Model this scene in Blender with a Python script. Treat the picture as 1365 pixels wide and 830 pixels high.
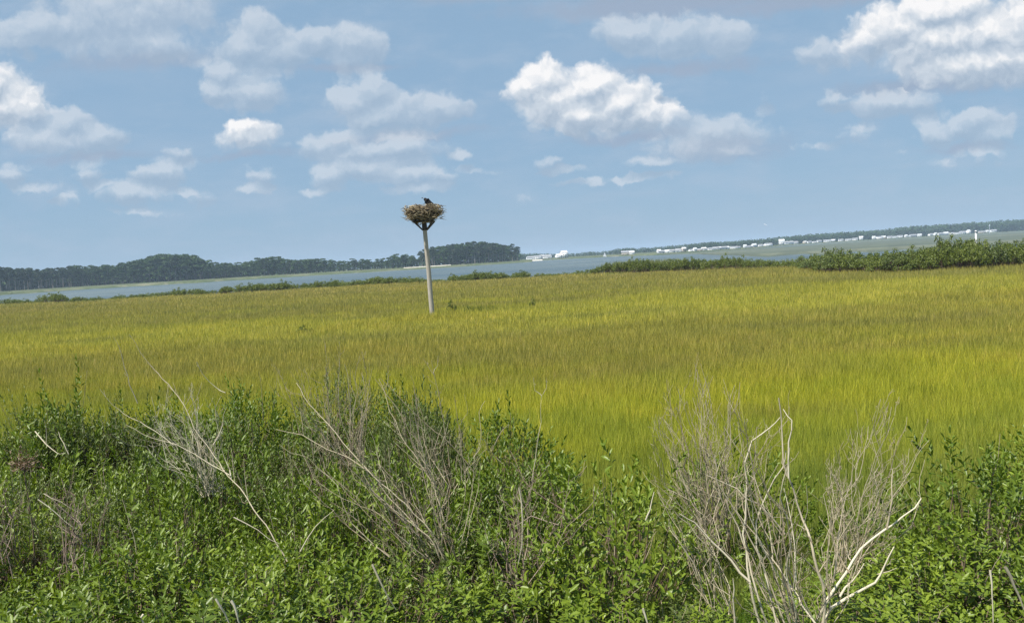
import bpy, math, random
import numpy as np
from mathutils import Vector, Matrix

# ------------------------------------------------------------------ clear
for o in list(bpy.data.objects):
    bpy.data.objects.remove(o, do_unlink=True)
scene = bpy.context.scene
R = math.radians
rng = np.random.default_rng(7)
random.seed(7)

# ------------------------------------------------------------------ camera
IW, IH, FPX = 1365.0, 830.0, 1000.0
CAM = Vector((0.0, 0.0, 2.5))
PITCH, ROLL = R(4.1), R(3.26)
_F = Vector((0, math.cos(PITCH), -math.sin(PITCH)))
_r0, _u0 = Vector((1, 0, 0)), Vector((0, math.sin(PITCH), math.cos(PITCH)))
_R = _r0 * math.cos(ROLL) - _u0 * math.sin(ROLL)
_U = _r0 * math.sin(ROLL) + _u0 * math.cos(ROLL)
cam = bpy.data.cameras.new("camera")
cam.sensor_width = 36.0
cam.lens = 36.0 * FPX / IW
cam.clip_start = 0.05
cam.clip_end = 30000
cam_o = bpy.data.objects.new("camera", cam)
scene.collection.objects.link(cam_o)
M = Matrix((_R, _U, -_F)).transposed().to_4x4()
M.translation = CAM
cam_o.matrix_world = M
scene.camera = cam_o

# ------------------------------------------------------------------ light
SUN_EL, SUN_AZ = R(60), R(238)      # azimuth clockwise from +Y : behind the camera and to its left side
sd = Vector((math.sin(SUN_AZ) * math.cos(SUN_EL), math.cos(SUN_AZ) * math.cos(SUN_EL), math.sin(SUN_EL)))
sun = bpy.data.lights.new("sun", 'SUN')
sun.energy = 4.8
sun.angle = R(0.53)
sun.color = (1.0, 0.95, 0.87)
sun_o = bpy.data.objects.new("sun", sun)
sun_o.rotation_euler = sd.to_track_quat('Z', 'Y').to_euler()
sun_o.location = (0, 0, 50)
scene.collection.objects.link(sun_o)

scene.view_settings.view_transform = 'Standard'
scene.view_settings.look = 'None'
scene.view_settings.exposure = 0.62
scene.view_settings.gamma = 1.0
scene.view_settings.use_curve_mapping = False
cy = scene.cycles
cy.max_bounces = 5
cy.diffuse_bounces = 3
cy.glossy_bounces = 2
cy.transmission_bounces = 3
cy.transparent_max_bounces = 8
cy.volume_bounces = 0
cy.caustics_reflective = False
cy.caustics_refractive = False
cy.sample_clamp_indirect = 4.0
try:
    cy.use_denoising = True
    cy.denoiser = 'OPENIMAGEDENOISE'
    cy.denoising_input_passes = 'RGB_ALBEDO_NORMAL'
    cy.denoising_prefilter = 'NONE'
except Exception:
    pass

# ------------------------------------------------------------------ pixel helpers (photo pixels -> world)
def ray(px, py):
    return (_F * FPX + _R * (px - IW / 2) + _U * (IH / 2 - py))
def P(px, py, Y):
    d = ray(px, py)
    return CAM + d * (Y / d.y)
def G(px, py, z):
    d = ray(px, py)
    return CAM + d * ((z - CAM.z) / d.z)
def px_of(p):
    v = Vector(p) - CAM
    f = v.dot(_F)
    return IW / 2 + FPX * v.dot(_R) / f, IH / 2 - FPX * v.dot(_U) / f
def hor(px):
    return 382.0 - 0.057 * px

# ------------------------------------------------------------------ node helpers
def new_mat(name):
    m = bpy.data.materials.new(name)
    m.use_nodes = True
    m.node_tree.nodes.clear()
    return m, m.node_tree
class NT:
    def __init__(s, nt): s.nt = nt
    def n(s, t, **k):
        nd = s.nt.nodes.new(t)
        for a, b in k.items(): setattr(nd, a, b)
        return nd
    def l(s, a, b): s.nt.links.new(a, b)
    def set(s, sock, v):
        if isinstance(v, bpy.types.NodeSocket): s.l(v, sock)
        else: sock.default_value = v
    def m(s, op, a, b=None, c=None, clamp=False):
        nd = s.n('ShaderNodeMath', operation=op, use_clamp=clamp)
        s.set(nd.inputs[0], a)
        if b is not None: s.set(nd.inputs[1], b)
        if c is not None: s.set(nd.inputs[2], c)
        return nd.outputs[0]
    def v(s, op, a, b=None, c=None, out=0):
        nd = s.n('ShaderNodeVectorMath', operation=op)
        s.set(nd.inputs[0], a)
        if b is not None: s.set(nd.inputs[1], b)
        if c is not None: s.set(nd.inputs[2], c)
        return nd.outputs[out]
    def noise(s, vec, scale, detail=3, rough=0.5, out='Fac', dist=0.0):
        nd = s.n('ShaderNodeTexNoise')
        s.l(vec, nd.inputs['Vector'])
        nd.inputs['Scale'].default_value = scale
        nd.inputs['Detail'].default_value = detail
        nd.inputs['Roughness'].default_value = rough
        nd.inputs['Distortion'].default_value = dist
        return nd.outputs[out]
    def mix(s, f, a, b, mode='MIX'):
        nd = s.n('ShaderNodeMix', data_type='RGBA', blend_type=mode)
        s.set(nd.inputs[0], f)
        for k, x in ((6, a), (7, b)):
            if isinstance(x, bpy.types.NodeSocket): s.l(x, nd.inputs[k])
            else: nd.inputs[k].default_value = (*x, 1)
        return nd.outputs[2]
    def ramp(s, f, stops, interp='LINEAR'):
        nd = s.n('ShaderNodeValToRGB')
        cr = nd.color_ramp
        cr.interpolation = interp
        while len(cr.elements) < len(stops): cr.elements.new(0.5)
        for e, (p, c) in zip(cr.elements, stops):
            e.position = p
            e.color = (*c, 1) if len(c) == 3 else c
        s.set(nd.inputs[0], f)
        return nd.outputs[0]
    def mr(s, v, a, b, c=0.0, d=1.0, smooth=False):
        nd = s.n('ShaderNodeMapRange', interpolation_type='SMOOTHSTEP' if smooth else 'LINEAR')
        s.set(nd.inputs[0], v)
        for k, x in zip((1, 2, 3, 4), (a, b, c, d)): nd.inputs[k].default_value = x
        return nd.outputs[0]
    def comb(s, x, y, z):
        nd = s.n('ShaderNodeCombineXYZ')
        for k, q in enumerate((x, y, z)): s.set(nd.inputs[k], q)
        return nd.outputs[0]
    def attr(s, name, out='Fac'):
        nd = s.n('ShaderNodeAttribute', attribute_name=name)
        return nd.outputs[out]

# ------------------------------------------------------------------ sky with clouds (world)
world = bpy.data.worlds.new("World")
scene.world = world
world.use_nodes = True
world.node_tree.nodes.clear()
W = NT(world.node_tree)
sky = W.n('ShaderNodeTexSky', sky_type='NISHITA')
sky.sun_disc = False
sky.sun_elevation = SUN_EL
sky.sun_rotation = SUN_AZ
sky.altitude = 0
sky.air_density = 1.0
sky.dust_density = 0.6
sky.ozone_density = 2.2
SKY_STRENGTH = 0.10
skyc = W.v('SCALE', sky.outputs[0])
skyc.node.inputs['Scale'].default_value = SKY_STRENGTH
skyc = W.mix(0.86, skyc, (0.232, 0.362, 0.508))   # hazy summer air evens the blue out
tc = W.n('ShaderNodeTexCoord')
sx = W.n('ShaderNodeSeparateXYZ')
W.l(tc.outputs['Generated'], sx.inputs[0])
yy = W.m('MAXIMUM', sx.outputs[1], 0.05)
u = W.m('DIVIDE', sx.outputs[0], yy)
v = W.m('DIVIDE', sx.outputs[2], yy)
uv = W.comb(u, v, 0.0)
# (px, py, rx, ry, thinness) of each cloud lobe as measured on the photograph, turned into world directions
CLOUDS = [
 # large bright cloud high on the right
 (1240,22,62,24,0),(1290,16,50,20,0),(1190,48,58,30,.1),(1250,60,90,32,.12),(1330,50,50,34,.05),(1345,84,60,24,.1),(1290,88,70,24,.25),(1375,40,40,45,.0),(1160,62,30,22,.3),
 # bright cloud in the middle
 (728,112,40,27,0),(708,122,30,20,.15),(745,138,48,30,.05),(800,118,45,26,0),(822,142,48,30,0),(775,155,48,22,.1),(860,157,45,20,.1),(900,165,42,16,.35),(880,126,16,7,.3),
 (955,180,70,22,.72),(975,208,36,9,.5),(930,200,60,18,.78),
 # bright cloud cut by the left side
 (-5,118,34,34,0),(10,140,48,26,.1),(35,152,32,16,.4),
 (92,168,38,20,.35),(130,186,38,16,.5),(60,188,46,17,.5),(90,195,45,14,.6),
 (15,236,30,10,.45),(115,235,28,10,.45),(215,234,42,12,.5),(175,264,44,10,.3),(265,264,40,8,.42),(100,272,20,8,.7),
 (345,40,26,22,.35),(340,62,46,22,.35),(420,58,56,20,.45),(475,62,46,24,.38),(385,72,50,15,.5),
 (498,122,34,20,.35),(470,140,40,18,.5),(530,145,52,22,.45),(590,148,38,18,.5),(520,162,70,12,.6),
 (305,100,34,16,.5),(335,125,48,20,.45),(290,122,36,10,.55),
 (325,177,42,17,.25),(330,190,40,12,.45),
 (450,190,46,12,.35),(540,197,54,15,.3),(500,204,80,14,.45),(430,196,40,14,.5),
 (445,238,26,14,.5),(490,230,60,12,.62),(560,240,60,10,.7),(345,240,24,9,.6),(235,205,22,10,.7),
 (215,58,48,20,.5),(150,25,95,40,.6),(200,20,80,40,.62),(60,42,80,20,.62),(20,60,50,10,.65),
 (840,45,52,20,.4),(900,52,66,26,.35),(960,54,50,20,.5),
 (1097,73,32,19,.55),(1120,134,38,9,.6),(1190,138,54,15,.4),(1225,142,30,13,.45),
 (1305,162,40,16,.35),(1285,172,52,17,.42),(1335,182,30,12,.5),(1245,178,30,14,.6),
 (702,271,26,8,.5),(720,218,45,8,.68),(618,215,12,7,.6),(1130,182,30,8,.66),(1310,214,34,8,.72),(1075,205,30,7,.75),(1020,130,20,8,.75),(820,250,60,7,.78),(870,225,40,6,.7),(560,262,34,6,.7),(420,262,30,6,.7),(60,262,30,7,.7),(1180,215,26,6,.7),(1250,225,30,6,.72),(760,236,24,5,.72),(330,262,28,6,.72),(200,295,34,6,.74),(640,240,26,5,.78),
]
GREYS = [(900,4,200,16,.1),(1080,0,130,14,.2),(640,-10,90,14,.4),(1040,8,120,12,.35),(1250,112,130,14,.42),(920,90,110,10,.6),(960,195,90,22,.55),
         (540,180,110,9,.6),(330,205,60,7,.62),(120,210,90,9,.68),(1290,196,70,7,.62),(850,182,90,9,.55),(470,90,80,7,.62),(180,80,110,14,.66)]
def uv_of(px, py):
    d = ray(px, py)
    return d.x / d.y, d.z / d.y
def chain_group(name, items):
    g = bpy.data.node_groups.new(name, 'ShaderNodeTree')
    g.interface.new_socket('P', in_out='INPUT', socket_type='NodeSocketVector')
    g.interface.new_socket('D', in_out='OUTPUT', socket_type='NodeSocketFloat')
    T = NT(g)
    gi, go = T.n('NodeGroupInput'), T.n('NodeGroupOutput')
    cur = None
    for (px, py, rx, ry, c) in items:
        a, b = uv_of(px, py)
        s1, s2 = 1000.0 / rx, 1000.0 / ry
        q = T.v('MULTIPLY_ADD', gi.outputs[0], (s1, s2, 0), (-a * s1, -b * s2, c))
        L = T.v('LENGTH', q, out=1)
        cur = L if cur is None else T.m('MINIMUM', cur, L)
    T.l(cur, go.inputs[0])
    return g
gB = chain_group('bright_cloud_field', [(a, b, c * 1.06, d * 1.1, e) for a, b, c, d, e in CLOUDS if e < .26])
gS = chain_group('soft_cloud_field', [(a, b, c * 1.04, d * 1.12, e * .55) for a, b, c, d, e in CLOUDS if e >= .26])
gG = chain_group('cloud_shade_field', GREYS)
def use(g, p):
    nd = W.n('ShaderNodeGroup'); nd.node_tree = g
    W.l(p, nd.inputs[0]); return nd.outputs[0]
wn = W.noise(uv, 13, 4, 0.6, out='Color')
warp = W.v('MULTIPLY', W.v('SUBTRACT', wn, (0.5, 0.5, 0.5)), (0.050, 0.030, 0))
wn2 = W.noise(uv, 60, 4, 0.6, out='Color')
warp2 = W.v('MULTIPLY', W.v('SUBTRACT', wn2, (0.5, 0.5, 0.5)), (0.016, 0.014, 0))
pw = W.v('ADD', W.v('ADD', uv, warp), warp2)
def billow(p):
    nd = W.n('ShaderNodeTexVoronoi', feature='SMOOTH_F1', voronoi_dimensions='2D', normalize=True)
    W.l(p, nd.inputs['Vector'])
    nd.inputs['Scale'].default_value = 25
    nd.inputs['Detail'].default_value = 2.0
    nd.inputs['Roughness'].default_value = 0.55
    nd.inputs['Lacunarity'].default_value = 2.3
    nd.inputs['Smoothness'].default_value = 0.35
    nd.inputs['Randomness'].default_value = 1.0
    return nd.outputs['Distance']
ba, bb = billow(W.v('ADD', pw, (-0.0015, 0.0045, 0))), billow(W.v('ADD', pw, (0.0015, -0.0045, 0)))
pa, pb = W.v('ADD', pw, (-0.003, 0.009, 0)), W.v('ADD', pw, (0.003, -0.009, 0))
Ba, Bb, Sa, Sb = use(gB, pa), use(gB, pb), use(gS, pa), use(gS, pb)
bil = W.m('MULTIPLY', W.m('ADD', ba, bb), 0.75)
fB = W.m('MULTIPLY', W.m('ADD', Ba, Bb), 0.5)
fS = W.m('MULTIPLY', W.m('ADD', Sa, Sb), 0.5)
soft = W.mr(W.m('SUBTRACT', fB, fS), 0.0, 0.5, 0, 1)
dm = W.m('ADD', W.m('MINIMUM', fB, fS), bil)
N1 = W.noise(pw, 30, 5, 0.6)
edge = W.m('MULTIPLY_ADD', W.m('SUBTRACT', N1, 0.5), -0.6, dm)
dens = W.mr(edge, 1.72, 1.26, 0, 1, True)
gf = W.m('SUBTRACT', W.m('MINIMUM', Ba, Sa), W.m('MINIMUM', Bb, Sb))
gb = W.m('SUBTRACT', ba, bb)
lit = W.m('ADD', W.m('MULTIPLY_ADD', gb, 1.15, 0.58), W.m('MULTIPLY', gf, 0.75), clamp=True)
lit = W.m('MULTIPLY', lit, W.m('MULTIPLY_ADD', soft, -0.30, 1.0), clamp=True)
opac = W.m('MULTIPLY_ADD', soft, -0.40, 0.98)
ccol = W.ramp(lit, [(0.0, (0.30, 0.38, 0.48)), (0.3, (0.38, 0.45, 0.54)), (0.6, (0.53, 0.58, 0.64)), (1.0, (0.80, 0.79, 0.79))])
dG = use(gG, pw)
dgr = W.mr(W.m('MULTIPLY_ADD', W.m('SUBTRACT', N1, 0.5), -1.0, dG), 1.45, 0.35, 0, 0.95, True)
front = W.mr(sx.outputs[1], 0.1, 0.3)
# wisps of thin cloud everywhere, the part of the sky behind the camera too
zz = W.m('MAXIMUM', sx.outputs[2], 0.02)
pl = W.comb(W.m('DIVIDE', sx.outputs[0], W.m('ADD', zz, 0.12)), W.m('DIVIDE', sx.outputs[1], W.m('ADD', zz, 0.12)), 0.0)
wi = W.noise(pl, 1.1, 5, 0.55)
wisp = W.mr(wi, 0.47, 0.75, 0, 0.32, True)
wu = W.noise(W.v('MULTIPLY', uv, (1, 2.6, 1)), 7, 6, 0.6)
wisp2 = W.m('MULTIPLY', W.mr(wu, 0.42, 0.72, 0, 0.42, True), front)
c0 = W.mix(W.m('MAXIMUM', wisp, wisp2), skyc, (0.36, 0.44, 0.55))
c1 = W.mix(W.m('MULTIPLY', dgr, front), c0, (0.28, 0.35, 0.46))
c2 = W.mix(W.m('MULTIPLY', W.m('MULTIPLY', dens, opac), front), c1, ccol)
bg = W.n('ShaderNodeBackground')
W.l(c2, bg.inputs[0])
bg.inputs[1].default_value = 0.80
wo = W.n('ShaderNodeOutputWorld')
W.l(bg.outputs[0], wo.inputs[0])
world.cycles.sampling_method = 'MANUAL'
world.cycles.sample_map_resolution = 256

# ------------------------------------------------------------------ object helpers
def link(o):
    scene.collection.objects.link(o); return o
def tag(o, label=None, cat=None, group=None, kind=None):
    if label: o['label'] = label
    if cat: o['category'] = cat
    if group: o['group'] = group
    if kind: o['kind'] = kind
    return o
def thing(name, label, cat, loc=(0, 0, 0), rz=0, group=None):
    o = bpy.data.objects.new(name, None)
    o.empty_display_size = 0.1
    link(o); o.location = loc; o.rotation_euler = (0, 0, rz)
    return tag(o, label, cat, group)
def mesh_np(name, V, polys, mat=None, attrs=None, smooth=False):
    """polys : list of integer arrays (n,k)"""
    me = bpy.data.meshes.new(name)
    V = np.asarray(V, np.float32)
    me.vertices.add(len(V)); me.vertices.foreach_set('co', V.ravel())
    polys = [np.asarray(p, np.int32) for p in polys if len(p)]
    loops = np.concatenate([p.ravel() for p in polys])
    counts = np.concatenate([np.full(len(p), p.shape[1], np.int32) for p in polys])
    starts = np.concatenate([[0], np.cumsum(counts)[:-1]]).astype(np.int32)
    me.loops.add(len(loops)); me.loops.foreach_set('vertex_index', loops)
    me.polygons.add(len(counts)); me.polygons.foreach_set('loop_start', starts)
    try: me.polygons.foreach_set('loop_total', counts)
    except Exception: pass
    if smooth: me.polygons.foreach_set('use_smooth', np.ones(len(counts), bool))
    me.update(calc_edges=True)
    for k, a in (attrs or {}).items():
        at = me.attributes.new(k, 'FLOAT', 'POINT')
        at.data.foreach_set('value', np.asarray(a, np.float32))
    if mat: me.materials.append(mat)
    return me
def mobj(name, me, parent=None):
    o = bpy.data.objects.new(name, me); link(o)
    if parent: o.parent = parent
    return o
def copy_tree(o, parent=None):
    c = o.copy(); link(c)
    if parent is not None: c.parent = parent
    for ch in list(o.children): copy_tree(ch, c)
    return c
def tubes(lines, sides=5, seed=0):
    """lines: list of (points(list of 3), radii(list)). -> V, faces, tint per vertex"""
    rr = np.random.default_rng(seed)
    Vs, Fs, T = [], [], []
    off = 0
    ang = np.arange(sides) * 2 * np.pi / sides
    for pts, rad in lines:
        pts = np.asarray(pts, float); n = len(pts)
        rad = np.broadcast_to(np.asarray(rad, float), (n,))
        tan = np.gradient(pts, axis=0)
        tan /= np.linalg.norm(tan, axis=1)[:, None] + 1e-9
        ref = np.array([0.31, 0.77, 0.55]) if abs(tan[0][2]) > .6 else np.array([0.1, 0.2, 0.97])
        a = np.cross(tan, ref); a /= np.linalg.norm(a, axis=1)[:, None] + 1e-9
        b = np.cross(tan, a)
        ring = pts[:, None, :] + rad[:, None, None] * (np.cos(ang)[None, :, None] * a[:, None, :] + np.sin(ang)[None, :, None] * b[:, None, :])
        Vs.append(ring.reshape(-1, 3))
        i = np.arange(n - 1)[:, None] * sides; j = np.arange(sides)[None, :]; j2 = (j + 1) % sides
        Fs.append(np.stack([i + j, i + j2, i + sides + j2, i + sides + j], -1).reshape(-1, 4) + off)
        T.append(np.full(n * sides, rr.random()))
        off += n * sides
    return np.concatenate(Vs), np.concatenate(Fs), np.concatenate(T)
def tube_mesh(name, lines, mat, sides=5, seed=0):
    V, F, T = tubes(lines, sides, seed)
    return mesh_np(name, V, [F], mat, {'tint': T}, smooth=True)
def box_arr(c, s):
    x, y, z = [q / 2 for q in s]
    V = np.array([[a, b, d] for a in (-x, x) for b in (-y, y) for d in (-z, z)]) + np.array(c)
    F = np.array([[0, 1, 3, 2], [4, 6, 7, 5], [0, 4, 5, 1], [2, 3, 7, 6], [0, 2, 6, 4], [1, 5, 7, 3]])
    return V, F

# ------------------------------------------------------------------ materials
def principled(T, col, rough=0.8, spec=0.3, normal=None):
    b = T.n('ShaderNodeBsdfPrincipled')
    T.set(b.inputs['Base Color'], col if isinstance(col, bpy.types.NodeSocket) else (*col, 1))
    T.set(b.inputs['Roughness'], rough)
    b.inputs['Specular IOR Level'].default_value = spec
    if normal: T.l(normal, b.inputs['Normal'])
    return b
def finish(T, sh):
    o = T.n('ShaderNodeOutputMaterial'); T.l(sh, o.inputs[0])
def leaf_mat(name, stops, rough=0.5, spec=0.4, trans=0.3, nscale=1.2, tcol=(1.25, 1.3, 0.5), vary=0.35, perobj=0.2):
    m, nt = new_mat(name); T = NT(nt)
    tint = T.attr('tint')
    geo = T.n('ShaderNodeNewGeometry')
    n = T.noise(geo.outputs['Position'], nscale, 2)
    oi = T.n('ShaderNodeObjectInfo')
    f = T.m('ADD', T.m('MULTIPLY_ADD', n, vary, T.m('MULTIPLY', tint, 1 - vary - perobj)), T.m('MULTIPLY', oi.outputs['Random'], perobj), clamp=True)
    col = T.ramp(f, stops)
    b = principled(T, col, rough, spec)
    tr = T.n('ShaderNodeBsdfTranslucent')
    T.l(T.mix(1.0, col, tcol, 'MULTIPLY'), tr.inputs[0])
    mx = T.n('ShaderNodeMixShader'); mx.inputs[0].default_value = trans
    T.l(b.outputs[0], mx.inputs[1]); T.l(tr.outputs[0], mx.inputs[2])
    finish(T, mx.outputs[0]); return m
def wood_mat(name, stops, rough=0.85, scale=25, bump=0.3):
    m, nt = new_mat(name); T = NT(nt)
    geo = T.n('ShaderNodeNewGeometry')
    n = T.noise(T.v('MULTIPLY', geo.outputs['Position'], (1, 1, 0.25)), scale, 4, 0.6)
    tint = T.attr('tint')
    f = T.m('MULTIPLY_ADD', n, 0.55, T.m('MULTIPLY', tint, 0.55), clamp=True)
    col = T.ramp(f, stops)
    bp = T.n('ShaderNodeBump'); bp.inputs['Strength'].default_value = bump; bp.inputs['Distance'].default_value = 0.01
    T.l(n, bp.inputs['Height'])
    finish(T, principled(T, col, rough, 0.2, bp.outputs[0]).outputs[0]); return m
def flat_mat(name, col, rough=0.8, var=0.12, scale=3):
    m, nt = new_mat(name); T = NT(nt)
    geo = T.n('ShaderNodeNewGeometry')
    n = T.noise(geo.outputs['Position'], scale, 4, 0.6)
    c = T.mix(n, tuple(q * (1 - var) for q in col), tuple(min(1, q * (1 + var)) for q in col))
    finish(T, principled(T, c, rough, 0.3).outputs[0]); return m

M_LEAF = leaf_mat('shrub_leaf', [(0.0, (0.038, 0.062, 0.009)), (0.3, (0.080, 0.126, 0.013)), (0.6, (0.150, 0.212, 0.020)), (0.9, (0.25, 0.31, 0.028)), (1.0, (0.46, 0.42, 0.11))], rough=0.42, spec=0.36, trans=0.22, perobj=0.28, vary=0.30)
M_LEAF_GREY = leaf_mat('dull_leaf', [(0.0, (0.055, 0.075, 0.020)), (0.5, (0.110, 0.145, 0.035)), (1.0, (0.20, 0.24, 0.075))], rough=0.5, spec=0.35, trans=0.25)
M_LEAF_FAR = leaf_mat('shore_leaf', [(0.0, (0.06, 0.08, 0.012)), (0.5, (0.120, 0.155, 0.020)), (1.0, (0.22, 0.25, 0.05))], trans=0.25, nscale=0.8)
M_TREE = leaf_mat('tree_leaf', [(0.0, (0.020, 0.045, 0.018)), (0.5, (0.046, 0.088, 0.028)), (1.0, (0.10, 0.155, 0.045))], rough=0.7, spec=0.2, trans=0.15, nscale=0.15, perobj=0.35, vary=0.25)
M_PINE = leaf_mat('pine_needles', [(0.0, (0.018, 0.036, 0.018)), (0.5, (0.032, 0.058, 0.026)), (1.0, (0.06, 0.09, 0.035))], rough=0.7, spec=0.2, trans=0.1, nscale=0.15, perobj=0.3, vary=0.25)
M_STEM = wood_mat('shrub_stem', [(0, (0.07, 0.045, 0.03)), (1, (0.22, 0.16, 0.11))])
M_DEAD = wood_mat('dead_wood', [(0, (0.15, 0.11, 0.07)), (0.45, (0.33, 0.27, 0.18)), (1, (0.56, 0.49, 0.35))])
M_DEADP = wood_mat('bleached_wood', [(0, (0.26, 0.21, 0.14)), (0.5, (0.48, 0.42, 0.30)), (1, (0.70, 0.64, 0.48))])
M_DEADR = wood_mat('brown_dead_wood', [(0, (0.10, 0.065, 0.05)), (0.5, (0.25, 0.18, 0.14)), (1, (0.42, 0.34, 0.26))])
M_TRUNK = wood_mat('tree_trunk', [(0, (0.12, 0.10, 0.08)), (1, (0.36, 0.33, 0.29))], scale=2)
M_TRUNKD = wood_mat('dark_tree_trunk', [(0, (0.04, 0.035, 0.03)), (1, (0.11, 0.10, 0.085))], scale=2)
M_POST = wood_mat('weathered_post', [(0.1, (0.14, 0.12, 0.10)), (0.45, (0.34, 0.31, 0.27)), (0.9, (0.52, 0.48, 0.41))], scale=22, bump=0.9)
M_BRACE = wood_mat('dark_brace', [(0, (0.02, 0.018, 0.015)), (1, (0.09, 0.07, 0.055))], scale=14)
M_STICK = wood_mat('nest_stick', [(0, (0.03, 0.02, 0.015)), (0.35, (0.13, 0.095, 0.06)), (0.7, (0.36, 0.29, 0.18)), (1, (0.58, 0.50, 0.35))], scale=10)
M_WHITE = flat_mat('white_house_paint', (0.80, 0.81, 0.82), 0.6)
M_ROOF = flat_mat('grey_roof', (0.30, 0.31, 0.33), 0.8)
M_ROOFW = flat_mat('pale_roof', (0.62, 0.63, 0.64), 0.7)
M_TAN = flat_mat('tan_siding', (0.52, 0.47, 0.40), 0.7)
M_GREYW = flat_mat('grey_siding', (0.42, 0.46, 0.50), 0.7)
M_DARKBIRD = flat_mat('dark_feathers', (0.012, 0.010, 0.009), 0.9, 0.5, 30)
M_BEAK = flat_mat('beak', (0.03, 0.03, 0.03), 0.4)

def mat_grass(name, ground=False):
    m, nt = new_mat(name); T = NT(nt)
    geo = T.n('ShaderNodeNewGeometry')
    pos = geo.outputs['Position']
    sp = T.n('ShaderNodeSeparateXYZ'); T.l(pos, sp.inputs[0])
    big = T.noise(T.v('MULTIPLY', pos, (0.045, 0.10, 0)), 1.0, 4, 0.55)
    med = T.noise(T.v('MULTIPLY', pos, (0.22, 0.55, 0)), 1.0, 4, 0.6)
    fine = T.noise(T.v('MULTIPLY', pos, (1.2, 1.6, 0)), 1.0, 3, 0.6)
    # zonation with distance from the bank (log scale keeps the narrow near zones)
    lg = T.m('LOGARITHM', T.m('MAXIMUM', sp.outputs[1], 3.0), 10.0)
    f = T.m('ADD', lg, T.m('MULTIPLY', T.m('SUBTRACT', big, 0.5), 0.50))
    f = T.m('ADD', f, T.m('MULTIPLY', T.m('SUBTRACT', med, 0.5), 0.40))
    f = T.m('ADD', f, T.m('MULTIPLY', T.m('SUBTRACT', fine, 0.5), 0.16))
    f = T.mr(f, 0.6, 2.05)
    def s(yv): return (math.log10(yv) - 0.6) / 1.45
    col = T.ramp(f, [
        (s(5), (0.24, 0.29, 0.050)), (s(7.4), (0.28, 0.32, 0.046)), (s(9.6), (0.35, 0.37, 0.038)), (s(11.8), (0.41, 0.405, 0.036)),
        (s(14), (0.37, 0.36, 0.045)), (s(18), (0.33, 0.30, 0.058)), (s(23), (0.36, 0.335, 0.062)), (s(28), (0.43, 0.405, 0.062)),
        (s(36), (0.40, 0.38, 0.06)), (s(42), (0.29, 0.27, 0.065)), (s(55), (0.36, 0.33, 0.070)), (s(68), (0.31, 0.28, 0.07)), (s(85), (0.42, 0.36, 0.095)), (s(105), (0.28, 0.29, 0.07))])
    mot = T.noise(T.v('MULTIPLY', pos, (0.55, 1.1, 0)), 1.0, 5, 0.7)
    col = T.mix(1.0, col, T.ramp(mot, [(0.3, (0.88, 0.94, 1.10)), (0.5, (1.12, 1.12, 1.25)), (0.72, (1.34, 1.24, 1.30))]), 'MULTIPLY')
    # greener on the left side near the bank
    pat = T.noise(T.v('MULTIPLY', pos, (0.09, 0.28, 0)), 1.0, 4, 0.62)
    col = T.mix(T.mr(pat, 0.54, 0.66, 0, 0.55, True), col, (0.24, 0.24, 0.075))
    col = T.mix(T.mr(pat, 0.44, 0.34, 0, 0.45, True), col, (0.42, 0.36, 0.06))
    lf = T.m('MULTIPLY', T.mr(sp.outputs[0], -1.0, -7.0), T.mr(sp.outputs[1], 17.0, 9.0))
    col = T.mix(T.m('MULTIPLY', lf, 0.55), col, (0.18, 0.25, 0.05))
    if ground:
        col = T.mix(1.0, col, (0.45, 0.42, 0.40), 'MULTIPLY')
        bare = T.noise(T.v('MULTIPLY', pos, (3, 3, 3)), 1.0, 5, 0.65)
        nearm = T.mr(sp.outputs[1], 9.0, 6.0)
        col = T.mix(nearm, col, T.ramp(bare, [(0.3, (0.035, 0.028, 0.018)), (0.6, (0.10, 0.08, 0.05)), (0.8, (0.20, 0.16, 0.10))]))
        finish(T, principled(T, col, 0.95, 0.1).outputs[0]); return m
    tint = T.attr('tint')
    col = T.mix(1.0, col, T.ramp(tint, [(0, (0.45, 0.48, 0.5)), (0.45, (0.9, 0.94, 0.9)), (0.85, (1.25, 1.2, 1.1)), (1, (1.6, 1.35, 2.6))]), 'MULTIPLY')  # random blade tone; its dark end paints in shadow gaps between blades
    b = principled(T, col, 0.6, 0.2)
    tr = T.n('ShaderNodeBsdfTranslucent'); T.l(T.mix(1.0, col, (1.1, 1.1, 0.7), 'MULTIPLY'), tr.inputs[0])
    mx = T.n('ShaderNodeMixShader'); mx.inputs[0].default_value = 0.35
    T.l(b.outputs[0], mx.inputs[1]); T.l(tr.outputs[0], mx.inputs[2])
    finish(T, mx.outputs[0]); return m
M_GRASS = mat_grass('marsh_grass_blades')
M_GROUND = mat_grass('marsh_soil', True)

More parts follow.
